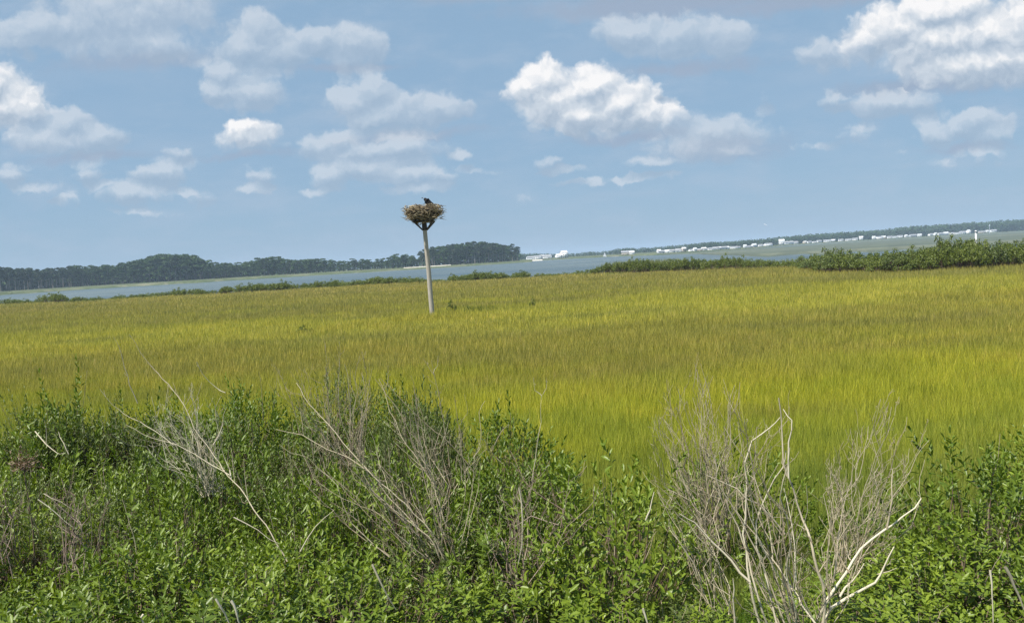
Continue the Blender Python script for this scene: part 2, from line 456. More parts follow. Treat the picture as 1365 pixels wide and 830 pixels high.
# ------------------------------------------------------------------ terrain
EDGE_PX = [(-140, 411), (0, 404), (100, 400), (200, 394), (300, 389), (400, 383), (500, 377), (600, 373), (700, 368), (780, 363), (850, 361), (950, 357), (1060, 353), (1100, 358), (1200, 357), (1300, 353), (1365, 348), (1500, 345)]
EDGE = [G(px, py, 0.36) for px, py in EDGE_PX]
_ea = np.array([[p.x / p.y, p.y] for p in EDGE])
def marsh_far(x, y=None):
    """far limit (distance Y) of the marsh along the direction x/y"""
    return np.interp(x, _ea[:, 0], _ea[:, 1])
def ground_z(x, y):
    t = np.clip((np.asarray(y, float) - 0.8) / 4.6, 0, 1)
    bank = 0.9 * (1 - t * t * (3 - 2 * t))
    und = 0.03 * np.sin(np.asarray(x) * 0.9 + 1.3) * np.sin(np.asarray(y) * 0.7)
    return bank + und
def build_marsh():
    sl = np.linspace(-1.1, 1.1, 141)
    V, rows = [], 0
    ts = [0.5, 2, 3, 4, 5, 6, 7, 8, 9, 10, 12, 14, 17, 20]
    cols = []
    for s in sl:
        far = float(marsh_far(s))
        far += 1.2 * math.sin(s * 61) + 0.8 * math.sin(s * 143 + 1)
        ys = list(ts) + list(np.linspace(24, far, 14)) + [far + 1.5, far + 4, far + 9]
        zs = [float(ground_z(s * y, y)) for y in ys[:-3]] + [-0.15, -0.75, -1.5]
        cols.append([(s * y, y, z) for y, z in zip(ys, zs)])
    n = len(cols[0])
    V = np.array(cols).reshape(-1, 3)
    F = [[i * n + j, (i + 1) * n + j, (i + 1) * n + j + 1, i * n + j + 1] for i in range(len(sl) - 1) for j in range(n - 1)]
    # the bank the photographer stands on, behind and beside
    o = mobj('marsh_ground', mesh_np('marsh_ground', V, [np.array(F)], M_GROUND, smooth=True))
    tag(o, kind='structure')
    b = np.array([(-40, -25, .9), (40, -25, .9), (40, 0.5, .88), (-40, 0.5, .88)] )
    b2 = mobj('bank_ground', mesh_np('bank_ground', b, [np.array([[0, 1, 2, 3]])], M_GROUND))
    tag(b2, kind='structure')
build_marsh()

# water
def mat_water():
    m, nt = new_mat('bay_water'); T = NT(nt)
    geo = T.n('ShaderNodeNewGeometry'); pos = geo.outputs['Position']
    n1 = T.noise(T.v('MULTIPLY', pos, (0.5, 0.9, 1)), 1.0, 5, 0.65)
    n2 = T.noise(T.v('MULTIPLY', pos, (0.012, 0.03, 1)), 1.0, 4, 0.6)
    col = T.ramp(n2, [(0.35, (0.055, 0.088, 0.105)), (0.65, (0.11, 0.14, 0.14))])
    bp = T.n('ShaderNodeBump'); bp.inputs['Strength'].default_value = 1.0; bp.inputs['Distance'].default_value = 0.6
    T.l(n1, bp.inputs['Height'])
    b = principled(T, col, 0.42, 0.35, bp.outputs[0])
    finish(T, b.outputs[0]); return m
M_WATER = mat_water()
WZ = -0.9
a = np.linspace(0, 2 * np.pi, 97)[:-1]
V = np.concatenate([[[0, 0, WZ]], np.stack([5000 * np.cos(a), 5000 * np.sin(a), np.full(96, WZ)], -1)])
F = np.array([[0, 1 + k, 1 + (k + 1) % 96] for k in range(96)])
tag(mobj('water', mesh_np('water', V, [F], M_WATER)), kind='structure')

# far land: forested point on the left, sandy strips, tidal flats and the far shore on the right
def mat_shore(name, stops, sc=(0.05, 0.12, 1)):
    m, nt = new_mat(name); T = NT(nt)
    geo = T.n('ShaderNodeNewGeometry')
    n = T.noise(T.v('MULTIPLY', geo.outputs['Position'], sc), 1.0, 5, 0.65)
    finish(T, principled(T, T.ramp(n, stops), 0.95, 0.1).outputs[0]); return m
M_SHORE = mat_shore('shore_marsh', [(0.35, (0.06, 0.085, 0.038)), (0.52, (0.10, 0.12, 0.062)), (0.7, (0.21, 0.195, 0.14))])
M_SAND = mat_shore('sand', [(0.3, (0.50, 0.46, 0.38)), (0.7, (0.70, 0.66, 0.57))])
M_FLAT = mat_shore('tidal_marsh', [(0.3, (0.065, 0.085, 0.075)), (0.5, (0.095, 0.115, 0.09)), (0.75, (0.15, 0.16, 0.12))], (0.01, 0.03, 1))
def land(name, near, far, z, mat, slope=0.02, drop=None):
    """near, far: lists of (px, Y); a low sheet with an edge that slopes into the water"""
    n = len(near)
    V, k = [], 4
    for (pa, ya), (pb, yb) in zip(near, far):
        xa = P(pa, 400, ya).x; xb = P(pb, 400, yb).x
        w = (ya * slope)
        V += [(xa * (1 - .6 * slope), ya - w, WZ - .4 if drop is None else z - drop), (xa, ya, z * (.5 if drop is None else 1)), (xb * .3 + xa * .7, yb * .3 + ya * .7, z), (xb, yb, z)]
    F = [[i * k + j, (i + 1) * k + j, (i + 1) * k + j + 1, i * k + j + 1] for i in range(n - 1) for j in range(k - 1)]
    o = mobj(name, mesh_np(name, V, [np.array(F)], mat)); tag(o, kind='structure'); return o
ptx = np.linspace(-160, 712, 40)
def left_near(px):   # distance of the water's edge in front of the left woods
    return float(np.interp(px, [-160, 0, 120, 260, 330, 400, 520, 600, 660, 712], [300, 300, 345, 350, 370, 380, 400, 415, 440, 470]))
land('forest_point', [(p, left_near(p) + 6 * math.sin(p * .11) + 4 * math.sin(p * .37)) for p in ptx], [(p, 640) for p in ptx], 0.1, M_SHORE)
sx_ = np.linspace(541, 604, 16)
land('beach_sand', [(p, left_near(p) + 7) for p in sx_], [(p, left_near(p) + 14) for p in sx_], 0.40, M_SAND, .001, .55)
fx = np.linspace(690, 1560, 40)
def coast_d(px):
    return float(np.interp(px, [640, 720, 800, 880, 950, 1000, 1050, 1200, 1400, 1560], [600, 580, 560, 450, 470, 530, 720, 800, 850, 850]))
land('far_shore', [(p, coast_d(p) - 15 + 10 * math.sin(p * .07)) for p in fx], [(p, max(coast_d(p), 700) + 400) for p in fx], -0.3, M_SHORE)
gx = np.linspace(885, 1560, 30)
land('tidal_flats', [(p, float(np.interp(p, [900, 1000, 1200, 1560], [420, 200, 170, 160])) + 14 * math.sin(p * .09)) for p in gx],
     [(p, float(np.interp(p, [930, 1050, 1200, 1560], [430, 490, 640, 700]))) for p in gx], -0.45, M_FLAT)
# ------------------------------------------------------------------ trees of the left woods
def rand_unit(n, r):
    v = r.normal(size=(n, 3)); return v / np.linalg.norm(v, axis=1)[:, None]
def leaf_quads(C, N, size, r, aspect=0.7):
    """quads centred on C, roughly facing N with jitter"""
    n = len(C)
    N = N + 0.7 * rand_unit(n, r); N /= np.linalg.norm(N, axis=1)[:, None]
    A = np.cross(N, rand_unit(n, r)); A /= np.linalg.norm(A, axis=1)[:, None]
    B = np.cross(N, A)
    s = (size * (0.6 + 0.8 * r.random(n)))[:, None] / 2
    V = np.stack([C - A * s, C - B * s * aspect, C + A * s, C + B * s * aspect], 1).reshape(-1, 3)
    F = np.arange(4 * n).reshape(n, 4)
    return V, F
def crown(r, h0, h1, rad, lobes, per, size, umbrella=False):
    Cs, Ns = [], []
    for k in range(lobes):
        t = r.random() ** (0.7)
        z = h0 + (h1 - h0) * (0.08 + 0.92 * t)
        env = math.sin(math.pi * min(1, 0.18 + 0.80 * t)) ** 0.6 if not umbrella else (0.45 + 0.55 * math.sin(math.pi * t))
        th = r.random() * 6.283; q = rad * env * math.sqrt(r.random()) * 0.82
        c = np.array([q * math.cos(th), q * math.sin(th), z])
        lr = rad * (0.26 + 0.22 * r.random())
        d = rand_unit(per, r); d[:, 2] = np.abs(d[:, 2]) * .9 - 0.25
        rr = lr * (0.55 + 0.5 * r.random(per))[:, None]
        Cs.append(c + d * rr * np.array([1, 1, .75])); Ns.append(d)
    C, N = np.concatenate(Cs), np.concatenate(Ns)
    V, F = leaf_quads(C, N, np.full(len(C), size), r)
    return V, F, np.repeat(r.random(len(C)), 4)
def make_tree(kind, i):
    r = np.random.default_rng(100 + i)
    H = 10.0
    if kind == 'pine':
        h0, rad = 3.8, 2.4
        V, F, T = crown(r, h0, H, rad, 26, 32, .62)
        mat = M_PINE
        lines = [([(0, 0, -.3), (.1, .05, 3), (.05, -.1, 6), (0, 0, 9.2)], [.20, .17, .13, .04])]
    else:
        h0, rad = 0.7, 2.9
        V, F, T = crown(r, h0, H, rad, 26, 34, .68)
        mat = M_TREE
        lines = [([(0, 0, -.3), (.1, .05, 2), (0, .1, 5), (0, 0, 7)], [.26, .2, .12, .04])]
    for k in range(6):
        z = h0 + 0.4 + (H - h0) * .6 * r.random(); th = r.random() * 6.28; q = rad * .7
        lines.append(([(0, 0, z), (q * .5 * math.cos(th), q * .5 * math.sin(th), z + .5), (q * math.cos(th), q * math.sin(th), z + .9)], [.08, .05, .02]))
    cm = mesh_np(kind + '_crown', V, [F], mat, {'tint': T})
    tm = tube_mesh(kind + '_trunk', lines, M_TRUNK if kind == 'pine' else M_TRUNKD, 5, i)
    return cm, tm
PINES = [make_tree('pine', i) for i in range(4)]
BROAD = [make_tree('broad', 10 + i) for i in range(5)]
SIL = [(-150, 362), (0, 356), (60, 358), (90, 355), (150, 353), (160, 351), (190, 344.5), (215, 339), (240, 338), (258, 340), (275, 345), (290, 350), (325, 350), (345, 343), (372, 342), (386, 346), (432, 344), (450, 347), (470, 345), (500, 345.5), (520, 342), (535, 337), (547, 339), (556, 344), (562, 335), (575, 329), (600, 326), (640, 321.5), (660, 323), (672, 325.5), (684, 325), (694, 329), (701, 338)]
_sx, _sy = [s[0] for s in SIL], [s[1] for s in SIL]
TREE_LABELS = [
 (-200, 97, 'pine tree with pale bare trunk in the stand at the left end of the woods'),
 (97, 200, 'dark tree in the lower woods across the bay, left of the rounded clump'),
 (200, 285, 'tall tree in the rounded clump of woods behind the shore marsh'),
 (285, 440, 'dark tree in the uneven woods right of the rounded clump'),
 (440, 556, 'low green tree in the thin woods next to the white beach'),
 (556, 800, 'tall tree in the domed grove at the tip of the wooded point'),
]
def put_tree(px, Y, topy, kind, rr):
    base = P(px, 360, Y)
    top = P(px, topy, Y)
    zb = 0.05
    H = max(3.0, top.z - zb)
    cm, tm = (PINES if kind == 'pine' else BROAD)[rr.integers(0, 4 if kind == 'pine' else 5)]
    for lo, hi, L in TREE_LABELS:
        if lo <= px < hi: lab, grp = L, L.split(' in the ', 1)[1]
    nm = 'pine_tree' if kind == 'pine' else 'broadleaf_tree'
    t = thing(nm, lab, 'tree', (base.x, Y, zb), rr.random() * 6.28, 'trees ' + (nm.split('_')[0]) + ' in the ' + grp)
    if kind == 'pine' and 'pine' not in t['label']:
        t['label'] = t['label'].replace('tree', 'pine tree', 1)
    w = H / 10 * (1.05 if H > 9 else 1.35) * (0.9 + .3 * rr.random())
    t.scale = (w, w, H / 10)
    mobj('crown', cm, t); mobj('trunk', tm, t)
rr = np.random.default_rng(5)
x = -90
while x < 700:
    for row in range(2):
        px = x + rr.uniform(-3, 3) + row * 3
        if px > 694: continue
        near = left_near(px)
        Y = near + (75 if px < 330 else 60 if px < 500 else 42) + row * 14 + rr.uniform(-4, 4)
        if px > 556: Y = near + 34 + row * 14 + rr.uniform(-3, 3)
        ty = np.interp(px, _sx, _sy) + (rr.uniform(0, 1.6) if row else rr.uniform(0.5, 5))
        if px > 684: ty = max(ty, 329)
        pine = (px < 95) or (px > 556 and rr.random() < .7) or (rr.random() < .06)
        put_tree(px, Y, float(ty), 'pine' if pine else 'broad', rr)
    x += 7.2
# understorey that fills the woods behind the front trees
def wood_mass(name, segs, mat, seed, size, per):
    """segs: (px, Y, topy, basez, spread)"""
    r = np.random.default_rng(seed)
    Vs, Fs, Ts, off = [], [], [], 0
    for (px, Y, topy, bz) in segs:
        b = P(px, 340, Y); tz = P(px, topy, Y).z
        H = max(2.5, tz - bz)
        rad = H * r.uniform(.36, .52)
        n = per
        d = rand_unit(n, r); d[:, 2] = np.abs(d[:, 2]) ** .45
        q = (0.7 + .32 * r.random(n))[:, None]
        C = np.array([b.x, Y, bz + H * .12]) + d * q * np.array([rad, rad, H * .86])
        low = r.random(n) < .25
        C[low, 2] = bz + r.random(low.sum()) * H * .4
        V, F = leaf_quads(C, d, np.full(n, size * H / 10), r)
        Vs.append(V); Fs.append(F + off); off += len(V); Ts.append(np.repeat(r.random(n) * .6 + r.random() * .4, 4))
    me = mesh_np(name, np.concatenate(Vs), [np.concatenate(Fs)], mat, {'tint': np.concatenate(Ts)})
    return mobj(name, me)
segs = []
for px in np.arange(-150, 690, 3.6):
    near = left_near(px)
    ty = float(np.interp(px, _sx, _sy)) + rr.uniform(2.5, 7)
    if px > 680: ty = max(ty, 335)
    segs.append((px, near + (105 if px < 500 else 75), ty, 0.0))
o = wood_mass('woods', segs, M_TREE, 21, 2.0, 130)
tag(o, 'dense dark woods filling in behind the trees along the bay', 'woods', kind='stuff')
# far shore woods, too far to tell trees apart
FS = [(690, 337), (740, 337.5), (765, 337), (790, 334.5), (800, 335), (830, 330), (860, 329.5), (880, 328.5), (905, 326), (945, 321.5), (960, 321.5), (1005, 318.5), (1040, 315), (1080, 311.5), (1130, 308), (1170, 306), (1220, 300.5), (1280, 296.5), (1335, 293), (1365, 291), (1560, 279)]
_fx, _fy = [s[0] for s in FS], [s[1] for s in FS]
segs = []
for row in range(3):
    for px in np.arange(690, 1540, 2.6):
        px = px + rr.uniform(-1, 1)
        Y = max(coast_d(px) + 60, 760) + row * 80
        ty = float(np.interp(px, _fx, _fy)) + (rr.uniform(-.3, 1.2) if row == 2 else rr.uniform(1, 4 + row))
        segs.append((px, Y, ty, -0.4))
o = wood_mass('distant_woods', segs, M_TREE, 22, 1.9, 90)
tag(o, 'long bluish line of woods along the far shore of the bay', 'woods', kind='stuff')

# ------------------------------------------------------------------ houses on the far shore
def house_parts(i):
    r = np.random.default_rng(300 + i)
    w, d, h, rh = [(11, 9, 6, 3), (14, 9, 5.2, 2.6), (9, 8, 7.4, 3.2), (20, 10, 5.0, 2.4)][i]
    V, F = box_arr((0, 0, h / 2), (w, d, h))
    gab = np.array([(-w / 2, -d / 2 , h), (-w / 2, d / 2, h), (-w / 2, 0, h + rh * .9), (w / 2, -d / 2, h), (w / 2, d / 2, h), (w / 2, 0, h + rh * .9)])
    wall = mesh_np('house_wall', np.concatenate([V, gab]), [F, np.array([[8, 9, 10], [11, 13, 12]])], M_WHITE)
    e = .5
    RV = np.array([(-w / 2 - e, -d / 2 - e, h - .25), (w / 2 + e, -d / 2 - e, h - .25), (w / 2 + e, 0, h + rh), (-w / 2 - e, 0, h + rh), (w / 2 + e, d / 2 + e, h - .25), (-w / 2 - e, d / 2 + e, h - .25)])
    RV = np.concatenate([RV, RV + np.array([0, 0, .22])])
    RF = np.array([[0, 1, 2, 3], [3, 2, 4, 5], [6, 9, 8, 7], [9, 11, 10, 8], [0, 6, 7, 1], [5, 4, 10, 11]])
    roof = mesh_np('house_roof', RV, [RF], M_ROOF if i % 2 else M_ROOFW)
    wins = []
    for k in range(3):
        for fl in range(2 if h > 5 else 1):
            xx = -w / 2 + w * (k + .5) / 3
            wins.append((xx, -d / 2 - .03, 1.6 + fl * 2.9))
    return wall, roof, wins, w
M_WIN = flat_mat('window_glass', (0.05, 0.07, 0.09), 0.2)
wb = box_arr((0, 0, 0), (1.3, .08, 1.4)); WINM = mesh_np('house_window', wb[0], [wb[1]], M_WIN)
HP = [house_parts(i) for i in range(4)]
ORD = ['first', 'second', 'third', 'fourth', 'fifth', 'sixth', 'seventh', 'eighth', 'ninth', 'tenth', 'eleventh', 'twelfth', 'thirteenth', 'fourteenth', 'fifteenth', 'sixteenth', 'seventeenth', 'eighteenth', 'nineteenth', 'twentieth']
def ordw(k):
    if k < 20: return ORD[k]
    return f'{k + 1}th' if (k + 1) % 10 not in (1, 2, 3) else f'{k + 1}' + {1: 'st', 2: 'nd', 3: 'rd'}[(k + 1) % 10]
# rows of houses along the far shore: (pixel positions, size, where)
HROWS = [
 ((705, 710, 716, 722, 727), .62, 'bright cluster just past the wooded point'),
 ((744, 751), .6, 'lone pair between the wooded point and far shore'),
 ((836, 842), .62, 'faint pair above the tall pale reeds'),
 ((878, 883, 889, 894, 899, 905, 911), .58, 'long bright strip above the low shrub row'),
 ((921, 926, 931, 938, 943, 949, 954, 959, 963, 969), .46, 'broken strip along the middle of the far shore'),
 ((978, 984, 993, 999, 1005, 1014, 1024), .45, 'spaced row before the tall bright house'),
 ((1042, 1051, 1060), .58, 'trio led by the tall bright house'),
 ((1073, 1079, 1086, 1092), .36, 'faint grey strip after the tall bright house'),
 ((1103, 1111, 1121, 1131, 1140, 1148), .45, 'evenly spaced line of separate far houses'),
 ((1165, 1172, 1178, 1186, 1193, 1200, 1208, 1217, 1226), .42, 'row above the lower end of the tall thicket'),
 ((1241, 1247, 1254, 1261, 1268, 1276, 1283, 1291, 1309, 1316, 1324), .42, 'unbroken row below the highest far woods'),
]
for gi_, (pxs, s, where) in enumerate(HROWS):
    for k, px in enumerate(pxs):
        Y = coast_d(px) + random.uniform(4, 16)
        kk = [1, 0, 3, 2, 1, 3][(k * 5 + gi_) % 6]
        s2 = s * random.uniform(.8, 1.2) * coast_d(px) / 900
        if px == 1042: kk, s2 = 2, .52
        if px == 751: kk, s2 = 2, .55
        wall, roof, wins, w = HP[kk]
        b = P(px, 330, Y)
        lab = f'{ordw(k)} house from left in the {where}'
        t = thing('house', lab, 'house', (b.x, Y, -.32), random.uniform(-.5, .5), 'houses in the ' + where)
        t.scale = (s2, s2, s2)
        wl = mobj('wall', wall, t); mobj('roof', roof, t)
        if (k * 7 + gi_ * 3) % 5 == 1:
            wl.data = wall.copy(); wl.data.materials[0] = M_GREYW if k % 2 else M_TAN
        for q in wins:
            wo_ = mobj('window', WINM, t); wo_.location = q
bx = np.linspace(698, 726, 6)
land('sand_spit', [(p, 560) for p in bx], [(p, 575) for p in bx], -.2, M_SAND)

# slim sailing boat and tower, faint on the far side
t = thing('sailing_boat', 'tiny white sailing boat against the far shore, before the reeds', 'boat', tuple(P(806, 338, 500))[:2] + (WZ,))
V = np.array([(-3.5, 0, .9), (-2.6, -1, .9), (2.2, -1, .8), (3.8, 0, 1.1), (2.2, 1, .8), (-2.6, 1, .9), (-3, 0, -.2), (2.6, 0, -.2)])
mobj('hull', mesh_np('hull', V, [np.array([[0, 1, 6], [3, 7, 2], [3, 4, 7], [0, 6, 5]]), np.array([[1, 2, 7, 6], [5, 6, 7, 4]]), ], M_WHITE), t)
mobj('mast', tube_mesh('mast', [([(0.3, 0, .5), (0.3, 0, 10.5)], [.09, .05])], M_GREYW), t)
V = np.array([(0.2, 0, 1.8), (-3.2, .25, 1.7), (0.2, 0, 10.2), (-1.6, .35, 4.2), (.5, 0, 1.5), (3.4, .2, 1.3), (.45, 0, 8.6)])
mobj('sail', mesh_np('sail', V, [np.array([[0, 1, 3], [0, 3, 2], [1, 2, 3], [4, 5, 6]])], M_WHITE), t)
t.scale = (.35, .35, .35)
p = P(1319, 300, 790)
t = thing('water_tower', 'slim pale tower rising against the dark woods near the end of the far shore', 'tower', (p.x, 790, -.3))
mobj('shaft', tube_mesh('shaft', [([(0, 0, 0), (0, 0, 2), (0, 0, 9)], [1.3, .7, .5])], M_GREYW, 10), t)
mobj('tank', tube_mesh('tank', [([(0, 0, 8.6), (0, 0, 9.2), (0, 0, 11), (0, 0, 12), (0, 0, 12.4)], [.5, 1.1, 1.3, .8, .05])], M_GREYW, 12), t)
t.scale = (.45, .45, .72)

# ------------------------------------------------------------------ shoreline shrubs
def shrub_small(i, sparse=False, mat=None):
    """a marsh-edge shrub about 1 m high and 1.3 m wide"""
    r = np.random.default_rng(500 + i)
    Cs, Ns = [], []
    lines = []
    for k in range(26 if not sparse else 10):
        th = r.random() * 6.283; q = .62 * math.sqrt(r.random())
        z = (1.0 - .55 * (q / .62) ** 2) * (.45 + .55 * r.random())
        c = np.array([q * math.cos(th), q * math.sin(th), z])
        lines.append(([(0.1 * math.cos(th), .1 * math.sin(th), -.1), c * np.array([.6, .6, .5]), c + np.array([0, 0, .06])], [.014, .01, .005]))
        n = 40
        d = rand_unit(n, r); d[:, 2] = np.abs(d[:, 2]) * 1.1 - .3
        Cs.append(c + d * r.uniform(.08, .2, (n, 1)) * np.array([1, 1, 1.25])); Ns.append(d)
    C, N = np.concatenate(Cs), np.concatenate(Ns)
    C[:, 2] = np.maximum(C[:, 2], .02)
    V, F = leaf_quads(C, N, np.full(len(C), .085), r, .5)
    fm = mesh_np('shore_foliage', V, [F], mat or M_LEAF_FAR, {'tint': np.repeat(r.random(len(C)), 4)})
    return fm, tube_mesh('shore_stems', lines, M_STEM, 4, i)
SS = [shrub_small(i) for i in range(5)] + [shrub_small(9, True)]
SSG = [shrub_small(20 + i, False, M_LEAF_GREY) for i in range(2)]
def put_shore(px, Y, H, wid, lab, grp, v, nm='shore_shrub'):
    b = P(px, 360, Y)
    t = thing(nm, lab, 'shrub', (b.x, Y, 0.0 if Y < 140 else -.2), random.random() * 6.28, grp)
    t.scale = (wid / 1.3, wid / 1.3, H)
    fm, sm = v
    mobj('foliage', fm, t); mobj('stems', sm, t)
def edge_at(px, d=0.6):
    p0 = P(px, 360, 10)
    return float(marsh_far(p0.x / p0.y)) + d
LOW = [ # px centre, top py, width px, density
 (8, 399, 16, 3), (66, 391, 26, 4), (40, 400, 22, 2), (122, 396, 30, 2), (176, 393, 26, 2), (220, 390, 18, 2), (395, 378, 30, 3), (412, 377, 16, 2), (575, 372, 30, 2), (735, 364, 30, 2), (765, 361, 26, 2), (96, 396, 18, 2), (150, 394, 22, 2), (200, 391, 24, 2), (240, 385, 22, 3), (270, 384, 30, 3), (300, 381, 22, 3), (325, 378, 20, 3), (350, 377, 24, 4), (370, 375, 12, 3),
 (430, 374, 26, 4), (452, 374, 22, 3), (480, 373, 18, 3), (505, 369, 24, 4), (530, 369, 26, 4), (552, 370, 20, 3),
 (606, 366, 20, 3), (622, 365, 14, 2), (640, 362, 26, 4), (658, 362, 26, 4), (692, 361, 20, 4)]
for (px, ty, w, n) in LOW:
    for k in range(n + 2):
        q = px + random.uniform(-w / 2, w / 2)
        Y = edge_at(q, random.uniform(-.5, 2.0))
        top = P(q, ty - 1.5 + random.uniform(-.5, 4), Y).z
        part = ('beyond the grass, left of the osprey pole' if px < 560 else 'beyond the grass, just past the osprey pole')
        put_shore(q, Y, max(.5, top), random.uniform(1.2, 2.2) * (Y / 90), 'small dark green shrub in the broken line ' + part, 'small shrubs in the broken line ' + part, random.choice(SS[:5]))
# continuous low row from 790 to 1070
_ty = [(785, 357), (800, 352), (815, 347), (835, 342), (860, 341), (880, 345), (900, 341), (915, 338), (940, 342), (975, 338), (1000, 341), (1030, 341), (1060, 345), (1075, 345)]
for q in np.arange(786, 1072, 5.2):
    Y = edge_at(q, random.uniform(-1, 1.5))
    top = P(q, float(np.interp(q, [a[0] for a in _ty], [a[1] for a in _ty])) + random.uniform(-.5, 5), Y).z
    put_shore(q, Y, max(.5, top), random.uniform(1.0, 1.7), 'low green shrub in the unbroken hedge-like row beside the tall thicket', 'low shrubs in the unbroken row', random.choice(SS[:5]))
# tall shrubs on the right
_tt = [(1072, 336), (1090, 333), (1120, 330), (1150, 331), (1165, 330), (1180, 328), (1210, 330), (1235, 324), (1255, 318), (1270, 315), (1290, 313), (1310, 315), (1330, 318), (1350, 316), (1365, 318), (1440, 312)]
for q in np.arange(1074, 1440, 8.5):
    for row in (0, 1):
        qq = q + random.uniform(-4, 4)
        Y = edge_at(qq, -1.0 + 2.2 * row + random.uniform(-.4, .4))
        ty = float(np.interp(qq, [a[0] for a in _tt], [a[1] for a in _tt])) + random.uniform(-2, 4) + (1 - row) * 7
        top = P(qq, ty, Y).z
        g = random.random() < .22
        lab = ('bushy dull grey-green shrub' if g else 'bushy bright green shrub') + ' in the thicket at the marsh edge, ' + ('tall end below far houses' if qq > 1230 else 'end beside the hedge-like row')
        put_shore(qq, Y, max(.8, top), random.uniform(1.3, 2.0), lab, 'shrubs of the tall thicket, ' + lab[6:24] + (' tall end' if qq > 1230 else ' low end'), random.choice(SSG if g else SS[:5]))
# small dark plant next to the pole and its wispy neighbours in the open grass
p = G(598, 409, .45)
put_shore(598, p.y, 0.98, .55, 'small dark lone bush standing in open grass beside the osprey pole', None, SS[5], 'marsh_bush')
p = G(621, 408, .45)
put_shore(621, p.y, 0.62, .4, 'tiny dark tuft of a bush in open grass, a little farther from the pole', None, SS[5], 'marsh_bush')
p = G(708, 401, .45)
put_shore(708, p.y, 0.75, .5, 'tiny dark lone bush in open grass in the middle of the marsh', None, SS[5], 'marsh_bush')
p = G(398, 434, .45)
put_shore(398, p.y, 0.6, .7, 'low dark patch of a bush in the grass left of the pole', None, SS[5], 'marsh_bush')

# ------------------------------------------------------------------ grass
def blades(X, Y, Z, H, Wd, r, segs3=True, lean=(0.03, 0.01)):
    n = len(X)
    th = r.random(n) * np.pi
    ax = np.stack([np.cos(th), np.sin(th) * .5, np.zeros(n)], 1)
    ld = r.random(n) * 2 * np.pi
    la = (0.04 + 0.24 * r.random(n)) * H
    L = np.stack([np.cos(ld) * la + lean[0] * H, np.sin(ld) * la + lean[1] * H, np.zeros(n)], 1)
    B = np.stack([X, Y, Z], 1)
    w = (Wd / 2)[:, None]
    up = np.stack([np.zeros(n), np.zeros(n), H], 1)
    if segs3:
        V = np.stack([B - ax * w, B + ax * w, B + up * .55 + L * .32 - ax * w * .85, B + up * .55 + L * .32 + ax * w * .85, B + up * (1 - .12 * r.random((n, 1))) + L], 1)
        i = (np.arange(n) * 5)[:, None]
        Q = i + np.array([[0, 1, 3, 2]]); Tt = i + np.array([[2, 3, 4]])
        return V.reshape(-1, 3), Q, Tt, 5
    V = np.stack([B - ax * w, B + ax * w, B + up + L], 1)
    i = (np.arange(n) * 3)[:, None]
    return V.reshape(-1, 3), np.zeros((0, 4), int), i + np.array([[0, 1, 2]]), 3
SKY_EDGE = [(-60, 600), (0, 580), (30, 552), (60, 526), (100, 530), (140, 538), (200, 542), (250, 545), (300, 532), (340, 512), (400, 515), (480, 506), (560, 516), (620, 532), (680, 548), (720, 572), (755, 602), (790, 628), (830, 626), (860, 606), (900, 590), (960, 590), (1040, 598), (1085, 600), (1130, 628), (1180, 668), (1225, 690), (1250, 664), (1280, 632), (1310, 602), (1340, 574), (1365, 560), (1430, 530)]
_ke = []
for px, py in SKY_EDGE:
    g = G(px, py, 1.15); _ke.append((g.x / g.y, g.y))
_ke = np.array(sorted(_ke))
def thicket_far(s):
    return np.interp(s, _ke[:, 0], _ke[:, 1])
def build_grass():
    r = np.random.default_rng(11)
    Vs, Qs, Ts, Ti = [], [], [], []
    off = 0
    def band(y0, y1, n, hmin, hmax, wf, s3):
        nonlocal off
        # uniform per unit of log distance inside the band keeps the picture density even
        Y = y0 * (y1 / y0) ** r.random(n)
        s = r.uniform(-.80, .80, n)
        keep = (Y < marsh_far(s) + 1.0) & (Y > thicket_far(s) - 2.2)
        Y, s = Y[keep], s[keep]
        X = s * Y
        # clumps
        cl = np.sin(X * 2.1 + np.sin(Y * 1.7) * 2) * np.sin(Y * 2.3 + np.sin(X * 1.3) * 2)
        big = np.sin(X * .31 + 1.7) * np.sin(Y * .43 + X * .11)
        H = r.uniform(hmin, hmax, len(X)) * (1 + .07 * cl + .10 * big)
        Wd = np.maximum(0.005, wf * Y) * r.uniform(.7, 1.3, len(X))
        V, Q, T3, k = blades(X, Y, ground_z(X, Y) - .02, H, Wd, r, s3)
        Vs.append(V); Qs.append(Q + off); Ts.append(T3 + off); off += len(V)
        Ti.append(np.repeat(np.clip(r.random(len(X)) * .9 + .05 + .05 * cl, 0, 1), k))
    band(4.0, 8.0, 130000, .22, .50, .0006, True)
    band(8.0, 16.0, 280000, .22, .44, .00055, True)
    band(16.0, 32.0, 280000, .24, .44, .0006, True)
    band(32.0, 62.0, 240000, .26, .44, .0009, False)
    band(62.0, 125.0, 240000, .28, .44, .0012, False)
    # scattered taller blades and dark stalks near the bank
    n = 5000
    Y = 4.5 * (14 / 4.5) ** r.random(n); sl = r.uniform(-.8, .8, n)
    kp = Y > thicket_far(sl) - .5
    Y, sl = Y[kp], sl[kp]; X = sl * Y
    V, Q, T3, k = blades(X, Y, ground_z(X, Y) - .02, r.uniform(.34, .56, len(X)), .0009 * Y * r.uniform(.6, 1.3, len(X)), r, True)
    Vs.append(V); Qs.append(Q + off); Ts.append(T3 + off); off += len(V); Ti.append(np.repeat(np.where(r.random(len(X)) < .3, .0, r.uniform(.5, 1, len(X))), k))
    me = mesh_np('marsh_grass', np.concatenate(Vs), [np.concatenate(Qs), np.concatenate(Ts)], M_GRASS, {'tint': np.concatenate(Ti)})
    tag(mobj('marsh_grass', me), 'open salt marsh of yellow-green grass with olive and brown bands', 'grass', kind='stuff')
build_grass()
